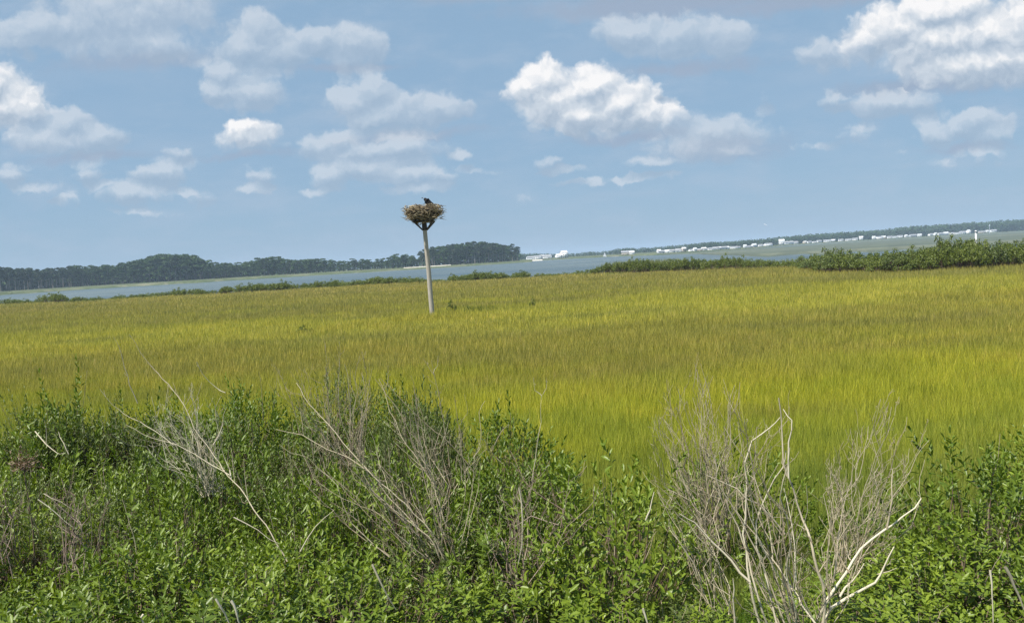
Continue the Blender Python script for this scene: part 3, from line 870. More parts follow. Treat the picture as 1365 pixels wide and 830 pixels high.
# pale tall reeds behind the low row of shrubs (tan seed heads)
def reeds():
    r = np.random.default_rng(31)
    M_REED = leaf_mat('reed_blades', [(0, (0.14, 0.17, 0.05)), (.6, (0.26, 0.27, 0.11)), (1, (0.44, 0.38, 0.24))], trans=.25)
    n = 5200
    px = np.concatenate([r.normal(862, 22, n // 2), r.uniform(815, 1000, n // 4), r.uniform(1040, 1360, n // 4)])
    X = np.array([P(float(q), 350, 10).x / 10 for q in px])
    Y = marsh_far(X) + r.uniform(2.5, 6, len(X))
    hh = np.where(px < 905, 1.45, np.where(px < 1010, 1.0, .95)) * r.uniform(.6, 1.15, len(X)) + .3
    V, Q, T3, k = blades(X * Y, Y, np.full(len(X), -.3), hh, r.uniform(.04, .09, len(X)), r, True)
    me = mesh_np('reeds', V, [Q, T3], M_REED, {'tint': np.repeat(r.random(len(X)), k)})
    tag(mobj('reeds', me), 'pale tan and green reeds standing behind the low shrubs at the water', 'reeds', kind='stuff')
reeds()

# ------------------------------------------------------------------ osprey platform, nest, bird
PY = 33.3
top = P(566, 303, PY); bot = P(576, 417, PY)
t = thing('nest_pole', 'weathered grey wooden pole with dark braces holding up the stick nest', 'pole', (bot.x, PY, 0))
ax_ = (top - bot); d_ = ax_.normalized()
k0 = Vector((0, 0, 0)) - d_ * (bot.z + .4); k1 = top - Vector((bot.x, PY, 0))
kb = Vector((0, 0, bot.z))
pts = [kb - d_ * (bot.z + .4), kb + ax_ * .25, kb + ax_ * .5 + Vector((.012, 0, 0)), kb + ax_ * .75, kb + ax_]
mobj('post', tube_mesh('post', [(pts, [.108, .104, .10, .096, .092])], M_POST, 14), t)
mobj('post_head', tube_mesh('post_head', [([kb + ax_ * .965, kb + ax_ * 1.0, kb + ax_ + d_ * .23], [.115, .12, .11])], M_BRACE, 8), t)
plat = kb + ax_ + d_ * .27
for sxg, syg in ((-1, -1), (1, -1), (-1, 1), (1, 1)):
    a0 = kb + ax_ - d_ * .12 + Vector((sxg * .09, syg * .09, 0)); a1 = plat + Vector((sxg * .44, syg * .40, .0))
    mobj('brace', tube_mesh('brace', [([a0, a1], [.034, .034])], M_BRACE, 4), t)
V, F = box_arr(tuple(plat), (.84, .84, .06))
mobj('platform', mesh_np('platform', V, [F], M_BRACE), t)
def build_nest():
    r = np.random.default_rng(41)
    c = Vector((bot.x, PY, 0)) + plat + Vector((0.0, 0, .03))
    lines = []
    for k in range(620):
        th = r.random() * 6.283
        z = -.04 + r.random() ** .9 * .70
        Rr = .42 + .44 * math.sin(min(1, z / .5) * 1.57) 
        q = Rr * (1 - .35 * r.random() ** 1.5)
        if z > .46: q = Rr * r.uniform(.45, 1.0)
        p0 = np.array([q * math.cos(th), q * math.sin(th), z])
        tan = np.array([-math.sin(th), math.cos(th), 0]) * (1 if r.random() < .5 else -1)
        out = np.array([math.cos(th), math.sin(th), 0])
        d = tan + out * r.normal(0, .42) + np.array([0, 0, r.normal(0, .42)])
        d /= np.linalg.norm(d); L = r.uniform(.22, .62)
        sag = np.array([0, 0, -.05 * L])
        bend = rand_unit(1, r)[0] * .06 * L
        lines.append(([p0 - d * L / 2 + sag * 2 - out * .05, p0 + bend, p0 + d * L / 2 + sag * 2 - out * .04], [.016, .015 * r.uniform(.6, 1.3), .007]))
    for k in range(95):
        th = r.random() * 6.283
        out = np.array([math.cos(th), math.sin(th), r.uniform(-.55, .9)])
        p0 = np.array([.72 * math.cos(th), .72 * math.sin(th), r.uniform(.0, .60)])
        lines.append(([p0, p0 + out * .13, p0 + out * r.uniform(.16, .34) + np.array([0, 0, -.04])], [.013, .01, .005]))
    th_ = thing('nest', 'big round nest of tangled tan and brown sticks on top of the pole', 'nest', tuple(c))
    mobj('sticks', tube_mesh('nest_sticks', lines, M_STICK, 5, 3), th_)
    # packed core of sod and fine litter
    bv, bf = [], []
    prof = [(.34, -.02), (.54, .1), (.68, .27), (.70, .40), (.62, .50), (.40, .48), (.01, .44)]
    for i, (q, z) in enumerate(prof):
        for j in range(20):
            a = j / 20 * 6.283; jj = 1 + .08 * math.sin(j * 2.3 + i)
            bv.append((q * jj * math.cos(a), q * jj * math.sin(a), z))
    for i in range(len(prof) - 1):
        for j in range(20): bf.append([i * 20 + j, i * 20 + (j + 1) % 20, (i + 1) * 20 + (j + 1) % 20, (i + 1) * 20 + j])
    mobj('lining', mesh_np('nest_lining', bv, [np.array(bf)], flat_mat('nest_lining', (.05, .038, .026), .95, .5, 14)), th_)
    return c
nc = build_nest()
def skin_body(name, joints, edges, radii, mat, sub=2):
    me = bpy.data.meshes.new(name)
    me.from_pydata(joints, edges, [])
    o = bpy.data.objects.new(name, me); link(o)
    md = o.modifiers.new('skin', 'SKIN')
    for k, (a, b) in enumerate(radii): me.skin_vertices[0].data[k].radius = (a, b)
    me.skin_vertices[0].data[0].use_root = True
    s = o.modifiers.new('sub', 'SUBSURF'); s.levels = sub; s.render_levels = sub
    dg = bpy.context.evaluated_depsgraph_get()
    ev = bpy.data.meshes.new_from_object(o.evaluated_get(dg))
    bpy.data.objects.remove(o, do_unlink=True)
    ev.materials.clear(); ev.materials.append(mat)
    ev.polygons.foreach_set('use_smooth', [True] * len(ev.polygons))
    return ev
bp_ = P(571.5, 270.5, PY)
bird = thing('bird', 'dark brown bird perched upright on the rim of the stick nest, head to the left', 'bird', (bp_.x, PY - .1, nc.z + .5))
# local: x right; body leans with the head up and to -x
zb = bp_.z - (nc.z + .5)
J = [(.02, 0, zb), (-.07, 0, zb + .09), (-.145, 0, zb + .165), (-.185, 0, zb + .205), (.09, 0, zb - .085), (.17, 0, zb - .17), (.24, 0, zb - .24)]
bm_ = skin_body('bird_body', J, [(0, 1), (1, 2), (2, 3), (0, 4), (4, 5), (5, 6)], [(.145, .13), (.125, .115), (.07, .066), (.068, .062), (.125, .11), (.06, .07), (.03, .06)], M_DARKBIRD)
mobj('body', bm_, bird)
mobj('beak', tube_mesh('beak', [([(-.225, 0, zb + .22), (-.275, 0, zb + .225), (-.30, 0, zb + .205)], [.022, .014, .003])], M_BEAK, 8), bird)
for sy in (-1, 1):
    wm = skin_body('bird_wing', [(-.06, sy * .09, zb + .06), (.05, sy * .115, zb - .05), (.16, sy * .09, zb - .17), (.25, sy * .05, zb - .25)], [(0, 1), (1, 2), (2, 3)], [(.03, .05), (.035, .085), (.025, .06), (.01, .02)], M_DARKBIRD)
    mobj('wing', wm, bird)
    mobj('leg', tube_mesh('bird_leg', [([(.03, sy * .045, zb - .1), (.02, sy * .045, zb - .2), (.0, sy * .045, zb - .32)], [.035, .02, .012])], M_BEAK, 6), bird)
    ev_ = tube_mesh('bird_eye', [([(-.2, sy * .05, zb + .215), (-.2, sy * .062, zb + .215)], [.008, .003])], flat_mat('eye', (.5, .35, .05)), 6)
    mobj('eye', ev_, bird)
# gull far off in the air over the shore
gp = P(1020, 299.5, 150)
gull = thing('gull', 'tiny white gull flying over the far shore', 'bird', tuple(gp))
Mg = flat_mat('gull_white', (.85, .85, .85), .6)
gb = skin_body('gull_body', [(0, 0, 0), (-.13, 0, .02), (-.2, 0, .03), (.15, 0, 0), (.25, 0, .0), (.02, -.22, .09), (.06, -.55, .02), (.02, .22, .09), (.06, .55, .02)], [(0, 1), (1, 2), (0, 3), (3, 4), (0, 5), (5, 6), (0, 7), (7, 8)],
               [(.075, .07), (.05, .05), (.025, .025), (.045, .04), (.03, .01), (.075, .015), (.02, .006), (.075, .015), (.02, .006)], Mg)
go_ = mobj('body', gb, gull)
mobj('beak', tube_mesh('gull_beak', [([(-.22, 0, .03), (-.27, 0, .022)], [.01, .003])], flat_mat('gull_beak', (.6, .4, .05)), 6), gull)
gull.rotation_euler = (R(30), 0, R(50))
# white marker post among the tall shrubs
wp = edge_at(1301, 3.0); q0 = P(1301, 323, wp); q1 = P(1301.5, 308.5, wp)
t = thing('marker_post', 'short white square post sticking up out of the tall green thicket', 'post', (q0.x, wp, 0))
V, F = box_arr((0, 0, (q1.z - .2) / 2), (.085, .085, q1.z + .2)); mobj('post', mesh_np('marker_shaft', V, [F], M_ROOFW), t)
V = np.array([(-.085, -.085, q1.z), (.085, -.085, q1.z), (.085, .085, q1.z), (-.085, .085, q1.z), (0, 0, q1.z + .08)])
mobj('cap', mesh_np('marker_cap', V, [np.array([[0, 1, 4], [1, 2, 4], [2, 3, 4], [3, 0, 4]]), np.array([[0, 3, 2, 1]])], M_WHITE), t)

# ------------------------------------------------------------------ thicket of leafy shrubs in front
def leaves_on(P0, D, r, nl=14, L=0.24, ll=(.034, .058), asp=.31):
    """P0 (m,3) shoot starts, D (m,3) unit directions -> leaf mesh arrays"""
    m = len(P0)
    ts = np.linspace(.12, 1.0, nl)[None, :, None]
    up = np.array([0, 0, 1.0])
    A = np.cross(D, up + .01); A /= np.linalg.norm(A, axis=1)[:, None]
    B = np.cross(D, A)
    Ls = (L * r.uniform(.65, 1.25, m))[:, None, None]
    base = P0[:, None, :] + D[:, None, :] * ts * Ls
    ph = np.arange(nl)[None, :] * 2.4 + r.random((m, 1)) * 6.28
    el = np.interp(np.linspace(0, 1, nl), [0, 1], [R(28), R(62)])[None, :] + r.normal(0, .22, (m, nl))
    rad = np.cos(ph)[..., None] * A[:, None, :] + np.sin(ph)[..., None] * B[:, None, :]
    ld = rad * np.cos(el)[..., None] + D[:, None, :] * np.sin(el)[..., None]
    side = np.cross(ld, D[:, None, :] + 1e-3); side /= np.linalg.norm(side, axis=2)[..., None] + 1e-9
    nrm = np.cross(side, ld)
    ln = r.uniform(ll[0], ll[1], (m, nl))[..., None] * (1 - .35 * (np.linspace(0, 1, nl) ** 3))[None, :, None]
    w = ln * asp / 2 * r.uniform(.8, 1.25, (m, nl))[..., None]
    fold = nrm * w * .45
    droop = -nrm * ln * r.uniform(-.02, .16, (m, nl))[..., None]
    b = base.reshape(-1, 3)
    ld, side, fold, droop, ln, w = [q.reshape(-1, q.shape[-1]) for q in (ld, side, fold, droop, ln, w)]
    V = np.stack([b, b + ld * ln * .33 + side * w * .85 + fold, b + ld * ln * .68 + side * w + fold + droop * .5, b + ld * ln + droop,
                  b + ld * ln * .68 - side * w + fold + droop * .5, b + ld * ln * .33 - side * w * .85 + fold], 1).reshape(-1, 3)
    n = len(b)
    i = (np.arange(n) * 6)[:, None]
    F = np.concatenate([i + np.array([[0, 1, 2, 3]]), i + np.array([[0, 3, 4, 5]])])
    shoot_t = np.repeat(r.random(m), nl)
    age = np.tile(np.linspace(0, 1, nl), m)
    T = np.clip(.45 * r.random(n) + .30 * shoot_t + .25 * age + np.where(r.random(n) < .006, .6, 0), 0, 1)
    return V, F, np.repeat(T, 6)
def grow(lines, pts, rad, r, level=2, dens=7.0, ang=.55, tw=.35, upb=.25):
    """a limb along pts (world points) with twigs of its own"""
    pts = [np.array(p, float) for p in pts]
    # resample with wobble
    out = []
    for a, b in zip(pts[:-1], pts[1:]):
        L = np.linalg.norm(b - a); n = max(2, int(L / .06))
        for k in range(n): out.append(a + (b - a) * k / n)
    out.append(pts[-1]); out = np.array(out)
    wob = np.cumsum(r.normal(0, .0055, out.shape), 0); wob -= np.linspace(0, 1, len(out))[:, None] * wob[-1]
    out = out + wob
    radii = np.linspace(rad, rad * .32, len(out)) * (1 + .12 * r.normal(0, 1, len(out)) * .5)
    lines.append((out, np.maximum(radii, .0008)))
    if level == 0: return
    total = np.sum(np.linalg.norm(np.diff(out, axis=0), axis=1))
    for k in range(max(1, int(dens * total))):
        j = int(r.uniform(.22, .98) * (len(out) - 1)); j = max(1, min(j, len(out) - 2))
        d = out[j + 1] - out[j - 1]; d /= np.linalg.norm(d) + 1e-9
        side = np.cross(d, rand_unit(1, r)[0]); side /= np.linalg.norm(side) + 1e-9
        a = ang * r.uniform(.6, 1.5)
        nd = d * math.cos(a) + side * math.sin(a) + np.array([0, 0, upb]); nd /= np.linalg.norm(nd)
        L = tw * total * r.uniform(.35, 1.0) * (1 - .45 * j / len(out))
        L = min(L, .5)
        e = out[j] + nd * L; mid = out[j] + nd * L * .5 + r.normal(0, .05 * L, 3) 
        nd2 = nd + np.array([0, 0, .35]); nd2 /= np.linalg.norm(nd2); e = mid + nd2 * L * .5
        grow(lines, [out[j], mid, e], max(.0010, radii[j] * .55), r, level - 1, dens * 1.25, ang, tw * 1.15, upb)
def make_shrub(i, shoots=250, mat=None, ll=(.034, .076), dome=.42, twig=.25, upright=1.0):
    """unit shrub: height 1 m, radius about .62 m"""
    r = np.random.default_rng(700 + i)
    th = r.random(shoots) * 6.283
    q = .60 * np.sqrt(r.random(shoots))
    lump = 1 + .16 * np.sin(th * 3 + r.random() * 6) + .12 * np.sin(th * 5 + r.random() * 6)
    topz = (1 - dome * (q / .60) ** 2) * (1 + .10 * np.sin(q * 9 + th * 2 + i))
    z = topz * np.where(r.random(shoots) < .62, r.uniform(.78, 1.0, shoots), r.uniform(.18, .8, shoots))
    tall = r.random(shoots) < .09
    z[tall] *= r.uniform(1.08, 1.28, tall.sum())
    q = q * lump
    P0 = np.stack([q * np.cos(th), q * np.sin(th), z - .14], 1)
    D = np.stack([np.cos(th) * q * .9, np.sin(th) * q * .9, np.full(shoots, .85 * upright)], 1) + r.normal(0, .22, (shoots, 3))
    D /= np.linalg.norm(D, axis=1)[:, None]
    V, F, T = leaves_on(P0, D, r, 13, .23, ll)
    fm = mesh_np('shrub_foliage', V, [F], mat or M_LEAF, {'tint': T})
    lines = []
    for k in range(0, shoots, 3):
        b = np.array([P0[k, 0] * .12, P0[k, 1] * .12, -.25]); e = P0[k] + D[k] * .12
        m1 = b * .6 + e * .4 + np.array([0, 0, .03]) + r.normal(0, .03, 3); m2 = b * .25 + e * .75 + r.normal(0, .02, 3)
        lines.append(([b, m1, m2, e], [.008, .006, .004, .002]))
    for k in range(int(shoots * twig)):
        j = r.integers(0, shoots); s = P0[j] * np.array([.8, .8, .7]); d = D[j] + r.normal(0, .4, 3); d /= np.linalg.norm(d)
        L = r.uniform(.12, .34)
        lines.append(([s, s + d * L * .5 + r.normal(0, .012, 3), s + d * L + r.normal(0, .02, 3)], [.004, .003, .0012]))
    sm = tube_mesh('shrub_stems', lines, M_STEM, 4, i)
    dl = []
    for k in range(int(shoots * twig * .5)):
        j = r.integers(0, shoots); b = P0[j] * np.array([.45, .45, .4]); e = P0[j] + D[j] * r.uniform(.05, .24) + r.normal(0, .05, 3)
        grow(dl, [b, b * .4 + e * .6 + r.normal(0, .02, 3), e], .0032, r, 1, 7.0, .5, .3)
    return fm, sm, tube_mesh('shrub_dead_twigs', dl, M_DEAD, 4, i + 5)
LS = [make_shrub(i) for i in range(5)]
LG = [make_shrub(20 + i, 210, M_LEAF_GREY, (.032, .054), .35, .6) for i in range(2)]
LU = [make_shrub(30 + i, 190, M_LEAF_GREY, (.044, .072), .3, .8, 2.2) for i in range(2)]   # upright, thin at the foot
count = 0
SHR = []
def put_shrub(px, Y, ztop, wid, var, kindname, row):
    global count
    b = P(px, 600, Y)
    gz = float(ground_z(b.x, Y))
    H = max(.35, ztop - gz)
    t = thing('shrub', '', 'shrub', (b.x, Y, gz), random.random() * 6.28, kindname + ' shrubs of the near thicket')
    t.scale = (wid / 1.24, wid / 1.24, H)
    mobj('foliage', var[0], t); mobj('stems', var[1], t); mobj('dead_twigs', var[2], t)
    SHR.append((row, b.x, t, kindname))
    count += 1
rs = np.random.default_rng(77)
rows = [3.0, 3.55, 4.15, 4.85, 5.6, 6.4, 7.3, 8.3]
for ri, Y0 in enumerate(rows):
    sp = 0.62 + .035 * ri
    xs = np.arange(-.78 * Y0 - .3, .78 * Y0 + .3, sp) + (sp / 2 if ri % 2 else 0)
    for xx in xs:
        x_ = xx + rs.uniform(-.15, .15); Y = Y0 + rs.uniform(-.2, .2)
        s = x_ / Y
        lim = float(thicket_far(s))
        if Y > lim + .05: continue
        px, _ = px_of((x_, Y, 1.1))
        edge = Y > lim - .9
        zt = (1.17 if edge else 1.03 + .10 * rs.random()) + rs.uniform(-.14, .10)
        if Y < 4: zt -= .10
        if 480 < px < 900 and Y < 3.9: zt -= .22
        if 980 < px < 1150 and Y < 4.6: zt -= .38
        if 560 < px < 800 and 3.6 < Y < 4.3: zt -= .16
        if 455 < px < 655 and 3.75 < Y < 4.9:
            if rs.random() < .55: continue
            zt -= .22
        if 900 < px < 1200 and 3.6 < Y < 5.0:
            if px < 1040 and rs.random() < .4: continue
            zt -= .12
        if px < 140 and edge: zt += .08
        if 60 < px < 150 and 3.8 < Y < 4.6: zt -= .25
        u_ = rs.random()
        if 470 < px < 720 and Y > 4.2 and u_ < .5: put_shrub(px, Y, zt + .06, rs.uniform(.8, 1.0), LU[rs.integers(0, 2)], 'upright dull green', ri)
        elif u_ < .16: put_shrub(px, Y, zt, rs.uniform(.95, 1.2), LG[rs.integers(0, 2)], 'small-leaved grey-green', ri)
        else: put_shrub(px, Y, zt, rs.uniform(1.0, 1.3), LS[rs.integers(0, 5)], 'leafy bright green', ri)
for px, ty in ((28, 566), (58, 542), (88, 538), (118, 546), (150, 556), (185, 560), (222, 560)):
    put_shrub(px, 7.3, P(px, ty, 7.3).z, rs.uniform(1.0, 1.25), (LG if px % 4 == 2 else LS)[rs.integers(0, 2)], 'small-leaved grey-green' if px % 4 == 2 else 'leafy bright green', 6)
for ri in range(len(rows)):
    sel = sorted([q for q in SHR if q[0] == ri], key=lambda q: q[1])
    for k, (_, _, t, kn) in enumerate(sel):
        t['label'] = f'{kn} shrub, {ordw(k)} from the left in the {ordw(ri)} row counted from the viewer'
# ------------------------------------------------------------------ dead shrubs and branches
def dead_shrub(name, label, base, Yb, limbs, mat, seed, fan=0, fan_tips=None, rad=.012, level=2, dens=7, Yj=.35, group=None, tw=.35, twmat=None, ang=.8):
    """limbs: list of (rad, [(px,py,dY) ...]) traced limbs; fan: count of extra limbs from base to random tips in boxes"""
    r = np.random.default_rng(seed)
    b = P(base[0], base[1], Yb); gz = float(ground_z(b.x, Yb))
    limbs = [(q * .66, w_) for q, w_ in limbs]; dens *= 1.5
    fan_tips = [(int(f[0] * 1.05), *f[1:5], f[5] * .72, f[6], f[7] * 0.95) for f in (fan_tips or [])]
    if 'shrub' not in name: level = min(level, 1)
    fan_mat = twmat or mat
    limbs_all = []
    for (rd, pl_) in limbs:
        pts = [np.array(P(q[0], q[1], Yb + (q[2] if len(q) > 2 else 0))) for q in pl_]
        tmp = []
        grow(tmp, pts, rd, r, level, dens, ang, tw)
        limbs_all.append((tmp, mat))
    for (cnt, x0, x1, y0, y1, rd, lv, dn) in (fan_tips or []):
        for k in range(cnt):
            tx, ty = r.uniform(x0, x1), r.uniform(y0, y1)
            dy = r.uniform(-Yj, Yj)
            s = np.array(b) + np.array([r.uniform(-.08, .08), r.uniform(-.1, .1), 0]); s[2] = max(gz, s[2] - .1)
            e = np.array(P(tx, ty, Yb + dy))
            bow = r.uniform(-.05, .22)
            mm = [s * (1 - q) + e * q + np.array([(s[0] - e[0]) * -bow * math.sin(q * 3.1), 0, -.10 * bow]) + r.normal(0, .028, 3) for q in (.25, .48, .68, .86)]
            tmp = []
            grow(tmp, [s, *mm, e], rd * r.uniform(.6, 1.2), r, lv, dn, ang, tw)
            limbs_all.append((tmp, fan_mat if r.random() < .7 else mat))
    t = thing(name, label, name.replace('_', ' '), (b.x, Yb, gz), 0, group)
    off = np.array([b.x, Yb, gz])
    n = 0
    for q, (tmp, mt) in enumerate(limbs_all):
        V, F, T = tubes([(p - off, w_) for p, w_ in tmp], 5, seed * 50 + q)
        me = mesh_np('dead_limb', V, [F], mt, {'tint': T}, smooth=True)
        if twmat and mt is not twmat:      # thin twigs are greyer than the limb that carries them
            me.materials.append(twmat)
            nf = (len(tmp[0][0]) - 1) * 5
            mi = np.ones(len(F), np.int32); mi[:nf] = 0
            me.polygons.foreach_set('material_index', mi)
        mobj('limb', me, t); n += len(tmp)
    return n

tot = 0
# A the tall bleached dead shrub on the right
tot += dead_shrub('dead_shrub', 'tall bleached dead shrub with thick bare forking limbs, the biggest of all', (1070, 850), 3.15, [
    (.013, [(1088, 850), (1110, 812), (1165, 777), (1178, 755), (1192, 728)]),
    (.0135, [(1075, 850, .1), (1108, 795, .12), (1142, 747, .15), (1180, 707, .2), (1205, 688, .2), (1228, 664, .25)]),
    (.008, [(1118, 795, .05), (1135, 775, .1), (1152, 750, .1)]),
    (.007, [(1180, 707, .2), (1184, 665, .2), (1190, 625, .25)]),
    (.0115, [(1098, 850, -.1), (1094, 780, -.1), (1079, 720, -.08), (1065, 690, 0), (1055, 655, 0), (1045, 620, 0), (1040, 570, .05), (1038, 530, .05)]),
    (.006, [(1050, 640, 0), (1052, 590, 0), (1053, 560, 0), (1044, 545, .05)]),
    (.0095, [(1020, 850, .05), (1006, 770, .05), (998, 710, .1), (1000, 650, .1), (998, 620, .1), (1008, 590, .1), (1026, 572, .1), (1040, 556, .1)]),
    (.009, [(1045, 850), (1028, 780, .05), (1012, 730, .1), (1010, 700, .1), (1025, 655, .1), (1046, 622, .05), (1048, 600, .05)]),
    (.0085, [(1030, 850, -.1), (1015, 790, -.1), (1003, 740, -.05), (988, 700, 0), (975, 680, 0), (968, 662, 0)]),
    (.0085, [(1000, 775, -.15), (975, 748, -.12), (950, 722, -.1), (930, 700, -.1), (905, 684, -.1)]),
    (.006, [(1060, 790, -.1), (1040, 760, -.05), (1020, 735), (1010, 715)]),
    (.006, [(1046, 713, .0), (1010, 675, 0), (980, 655, .0), (940, 632, .05)]),
    (.007, [(1093, 835, -.2), (1070, 805, -.15), (1058, 785, -.1)]),
    (.007, [(980, 850, -.2), (978, 800, -.2), (977, 770, -.2)]),
    (.006, [(1060, 780, .1), (1055, 720, .15), (1045, 650, .2)]),
    (.007, [(1110, 780, .2), (1118, 720, .25), (1122, 680, .3), (1135, 640, .3)]),
    ], M_DEADP, 1, fan_tips=[(16, 940, 1060, 560, 690, .006, 2, 6), (8, 1060, 1160, 640, 740, .0045, 2, 5)], dens=3.2, tw=.22, twmat=M_DEAD)
# B grey fine twigs behind it, on its right
tot += dead_shrub('dead_shrub', 'soft grey dead shrub of very fine twigs in front of the bright grass', (1120, 760), 3.9, [], M_DEAD, 2,
    fan_tips=[(15, 1110, 1245, 570, 650, .0045, 2, 11), (6, 1085, 1150, 600, 660, .004, 2, 10), (5, 1150, 1190, 520, 570, .0035, 2, 9)], twmat=M_DEAD, tw=.3, ang=.65)
# C dead twig shrub left of the tall one
tot += dead_shrub('dead_shrub', 'grey dead shrub with many upright thin stems beside the tall bleached one', (955, 690), 4.6, [
    (.006, [(950, 700), (925, 640), (905, 580), (893, 540), (888, 505)])], M_DEAD, 3,
    fan_tips=[(26, 885, 1000, 500, 590, .0055, 2, 8), (8, 920, 945, 470, 510, .004, 1, 7), (6, 1005, 1060, 540, 600, .004, 1, 6), (10, 862, 900, 545, 620, .004, 2, 8)], tw=.27, ang=.65)
tot += dead_shrub('dead_shrub', 'low tangle of pale twigs leaning out left of the tall bleached shrub', (960, 790), 3.7, [
    (.006, [(950, 740), (920, 700), (895, 680), (875, 655)]), (.006, [(930, 765), (905, 720), (890, 690)]), (.005, [(985, 760), (935, 700), (900, 672), (868, 640)])], M_DEAD, 4,
    fan_tips=[(14, 870, 960, 620, 700, .004, 2, 7)], tw=.25)
# D left long bleached branch
tot += dead_shrub('dead_shrub', 'sparse bleached dead shrub whose longest branch slants up to a fork over the grass', (385, 750), 4.6, [
    (.0058, [(385, 748, -.5), (360, 712, -.45), (338, 678, -.35), (318, 648, -.2), (303, 632, -.1), (285, 600, .1), (262, 570, .2), (243, 540, .3), (222, 515, .4), (203, 492, .5), (185, 468, .5), (172, 445, .5)]),
    (.0045, [(306, 635, -.1), (270, 612, 0), (232, 592, .05), (200, 585, .1), (168, 566, .15)]),
    (.004, [(232, 592, .1), (196, 568, .15), (165, 553, .2), (148, 540, .2), (133, 518, .2)]),
    (.0045, [(182, 540, .6), (174, 515, .6), (166, 488, .6), (160, 467, .6), (152, 450, .6)]),
    (.0055, [(283, 594, .1), (296, 568, .2), (302, 542, .2)]),
    (.004, [(300, 523, .5), (288, 516, .5), (272, 500, .5), (262, 482, .5)]),
    (.0045, [(310, 640, -.1), (303, 615, 0), (296, 600, 0)])], M_DEADP, 5, dens=3.6, tw=.2, twmat=M_DEAD, level=2)
tot += dead_shrub('dead_shrub', 'mass of thin pale dead twigs rising where the long slanted branch forks', (285, 640), 5.6, [], M_DEADP, 6,
    fan_tips=[(24, 200, 300, 505, 570, .0045, 2, 7), (8, 190, 240, 540, 590, .004, 2, 6), (5, 150, 230, 570, 600, .0035, 1, 6)], tw=.25)
# E centre thicket
tot += dead_shrub('dead_shrub', 'broad grey dead thicket leaning left from one dark foot in the middle', (602, 765), 4.4, [
    (.007, [(602, 765, -.1), (575, 710, -.1), (540, 668, -.05), (500, 630), (470, 600, .1), (440, 565, .2), (412, 540, .3), (395, 510, .4)]),
    (.007, [(598, 765, -.2), (570, 715, -.2), (540, 690, -.15), (510, 665, -.1), (488, 645, -.1), (485, 636, -.1)]),
    (.006, [(590, 740, 0), (560, 690, 0), (525, 650, .05), (505, 620, .1)]),
    (.006, [(560, 710, -.1), (500, 640, 0), (450, 605, .1), (400, 580, .2), (368, 572, .3)]),
    (.006, [(612, 765, 0), (595, 700, 0), (575, 640, .1), (540, 590, .2), (518, 545, .3), (505, 505, .4)]),
    (.005, [(555, 600, .3), (540, 560, .3), (515, 525, .35), (500, 505, .4)])], M_DEAD, 7,
    fan_tips=[(13, 390, 520, 540, 640, .0055, 2, 7), (10, 500, 600, 520, 620, .005, 2, 7), (5, 560, 680, 540, 640, .0045, 2, 6)], tw=.22, twmat=M_DEAD)
tot += dead_shrub('dead_shrub', 'grey dead shrub with upright stems poking above the leaves left of the pole', (470, 640), 6.8, [
    (.006, [(440, 600), (438, 550), (436, 510), (434, 475), (434, 458)]), (.006, [(470, 600), (455, 550), (452, 500), (452, 455)]),
    (.005, [(400, 580), (390, 540), (378, 505), (365, 485)]), (.0045, [(350, 560), (348, 520), (345, 495)])], M_DEAD, 8,
    fan_tips=[(20, 425, 500, 470, 560, .0055, 2, 7), (10, 370, 430, 490, 560, .0045, 2, 6)], tw=.24, ang=.65)
tot += dead_shrub('dead_shrub', 'thin dead shrub with forked bare tips reaching up below the nest pole', (600, 660), 5.4, [
    (.0055, [(600, 620), (592, 570), (585, 530), (578, 500), (575, 480)]), (.003, [(578, 500), (570, 490), (564, 478)]), (.003, [(577, 498), (583, 488), (584, 474)]),
    (.006, [(640, 640), (600, 590), (565, 560), (535, 530), (506, 503)]), (.005, [(620, 600), (612, 560), (605, 525)]), (.005, [(560, 590), (556, 545), (548, 500)]),
    (.005, [(672, 620), (652, 600), (668, 575), (678, 565)])], M_DEAD, 9, fan_tips=[(12, 530, 660, 510, 580, .0045, 2, 6)], tw=.2, twmat=M_DEAD)
tot += dead_shrub('dead_branch', 'single upright dead branch ending in a neat fork against the grass', (716, 600), 5.4, [
    (.005, [(710, 640), (716, 590), (722, 560), (722, 527)]), (.0035, [(722, 527), (714, 520), (711, 503)]), (.0035, [(722, 527), (727, 520), (728, 503)])], M_DEADP, 10, dens=1.0, tw=.1, level=1)
# F brown thicket right of the middle
tot += dead_shrub('dead_shrub', 'brownish dead thicket slanting right under the gap in the shrubs', (690, 770), 4.1, [
    (.006, [(815, 722, .2), (790, 706, .2), (765, 693, .2), (730, 668, .25), (700, 640, .3), (680, 600, .4)]),
    (.005, [(745, 700, .1), (710, 690, .1), (685, 702, .1)])], M_DEADR, 11,
    fan_tips=[(16, 660, 800, 600, 700, .0045, 2, 7), (7, 640, 720, 640, 720, .004, 2, 7)], tw=.25, twmat=M_DEADR)
tot += dead_shrub('dead_shrub', 'dull brown dead twigs in the dark hollow near the left edge', (95, 740), 4.1, [
    (.005, [(112, 730), (80, 690), (60, 660)]), (.005, [(110, 698), (82, 675), (60, 656)])], M_DEADR, 12,
    fan_tips=[(14, 60, 140, 600, 690, .004, 2, 7)], tw=.25, twmat=M_DEADR)
tot += dead_shrub('dead_branch', 'curved bleached branch lying in the leaves near the left edge', (90, 610), 5.0, [(.006, [(47, 575, .1), (60, 592, 0), (75, 604, -.1), (86, 603, -.1)]), (.004, [(60, 592), (60, 575), (59, 560)]), (.0045, [(90, 605, -.1), (84, 592, -.1), (78, 575, 0)])], M_DEADP, 13, dens=2, tw=.2, level=1)
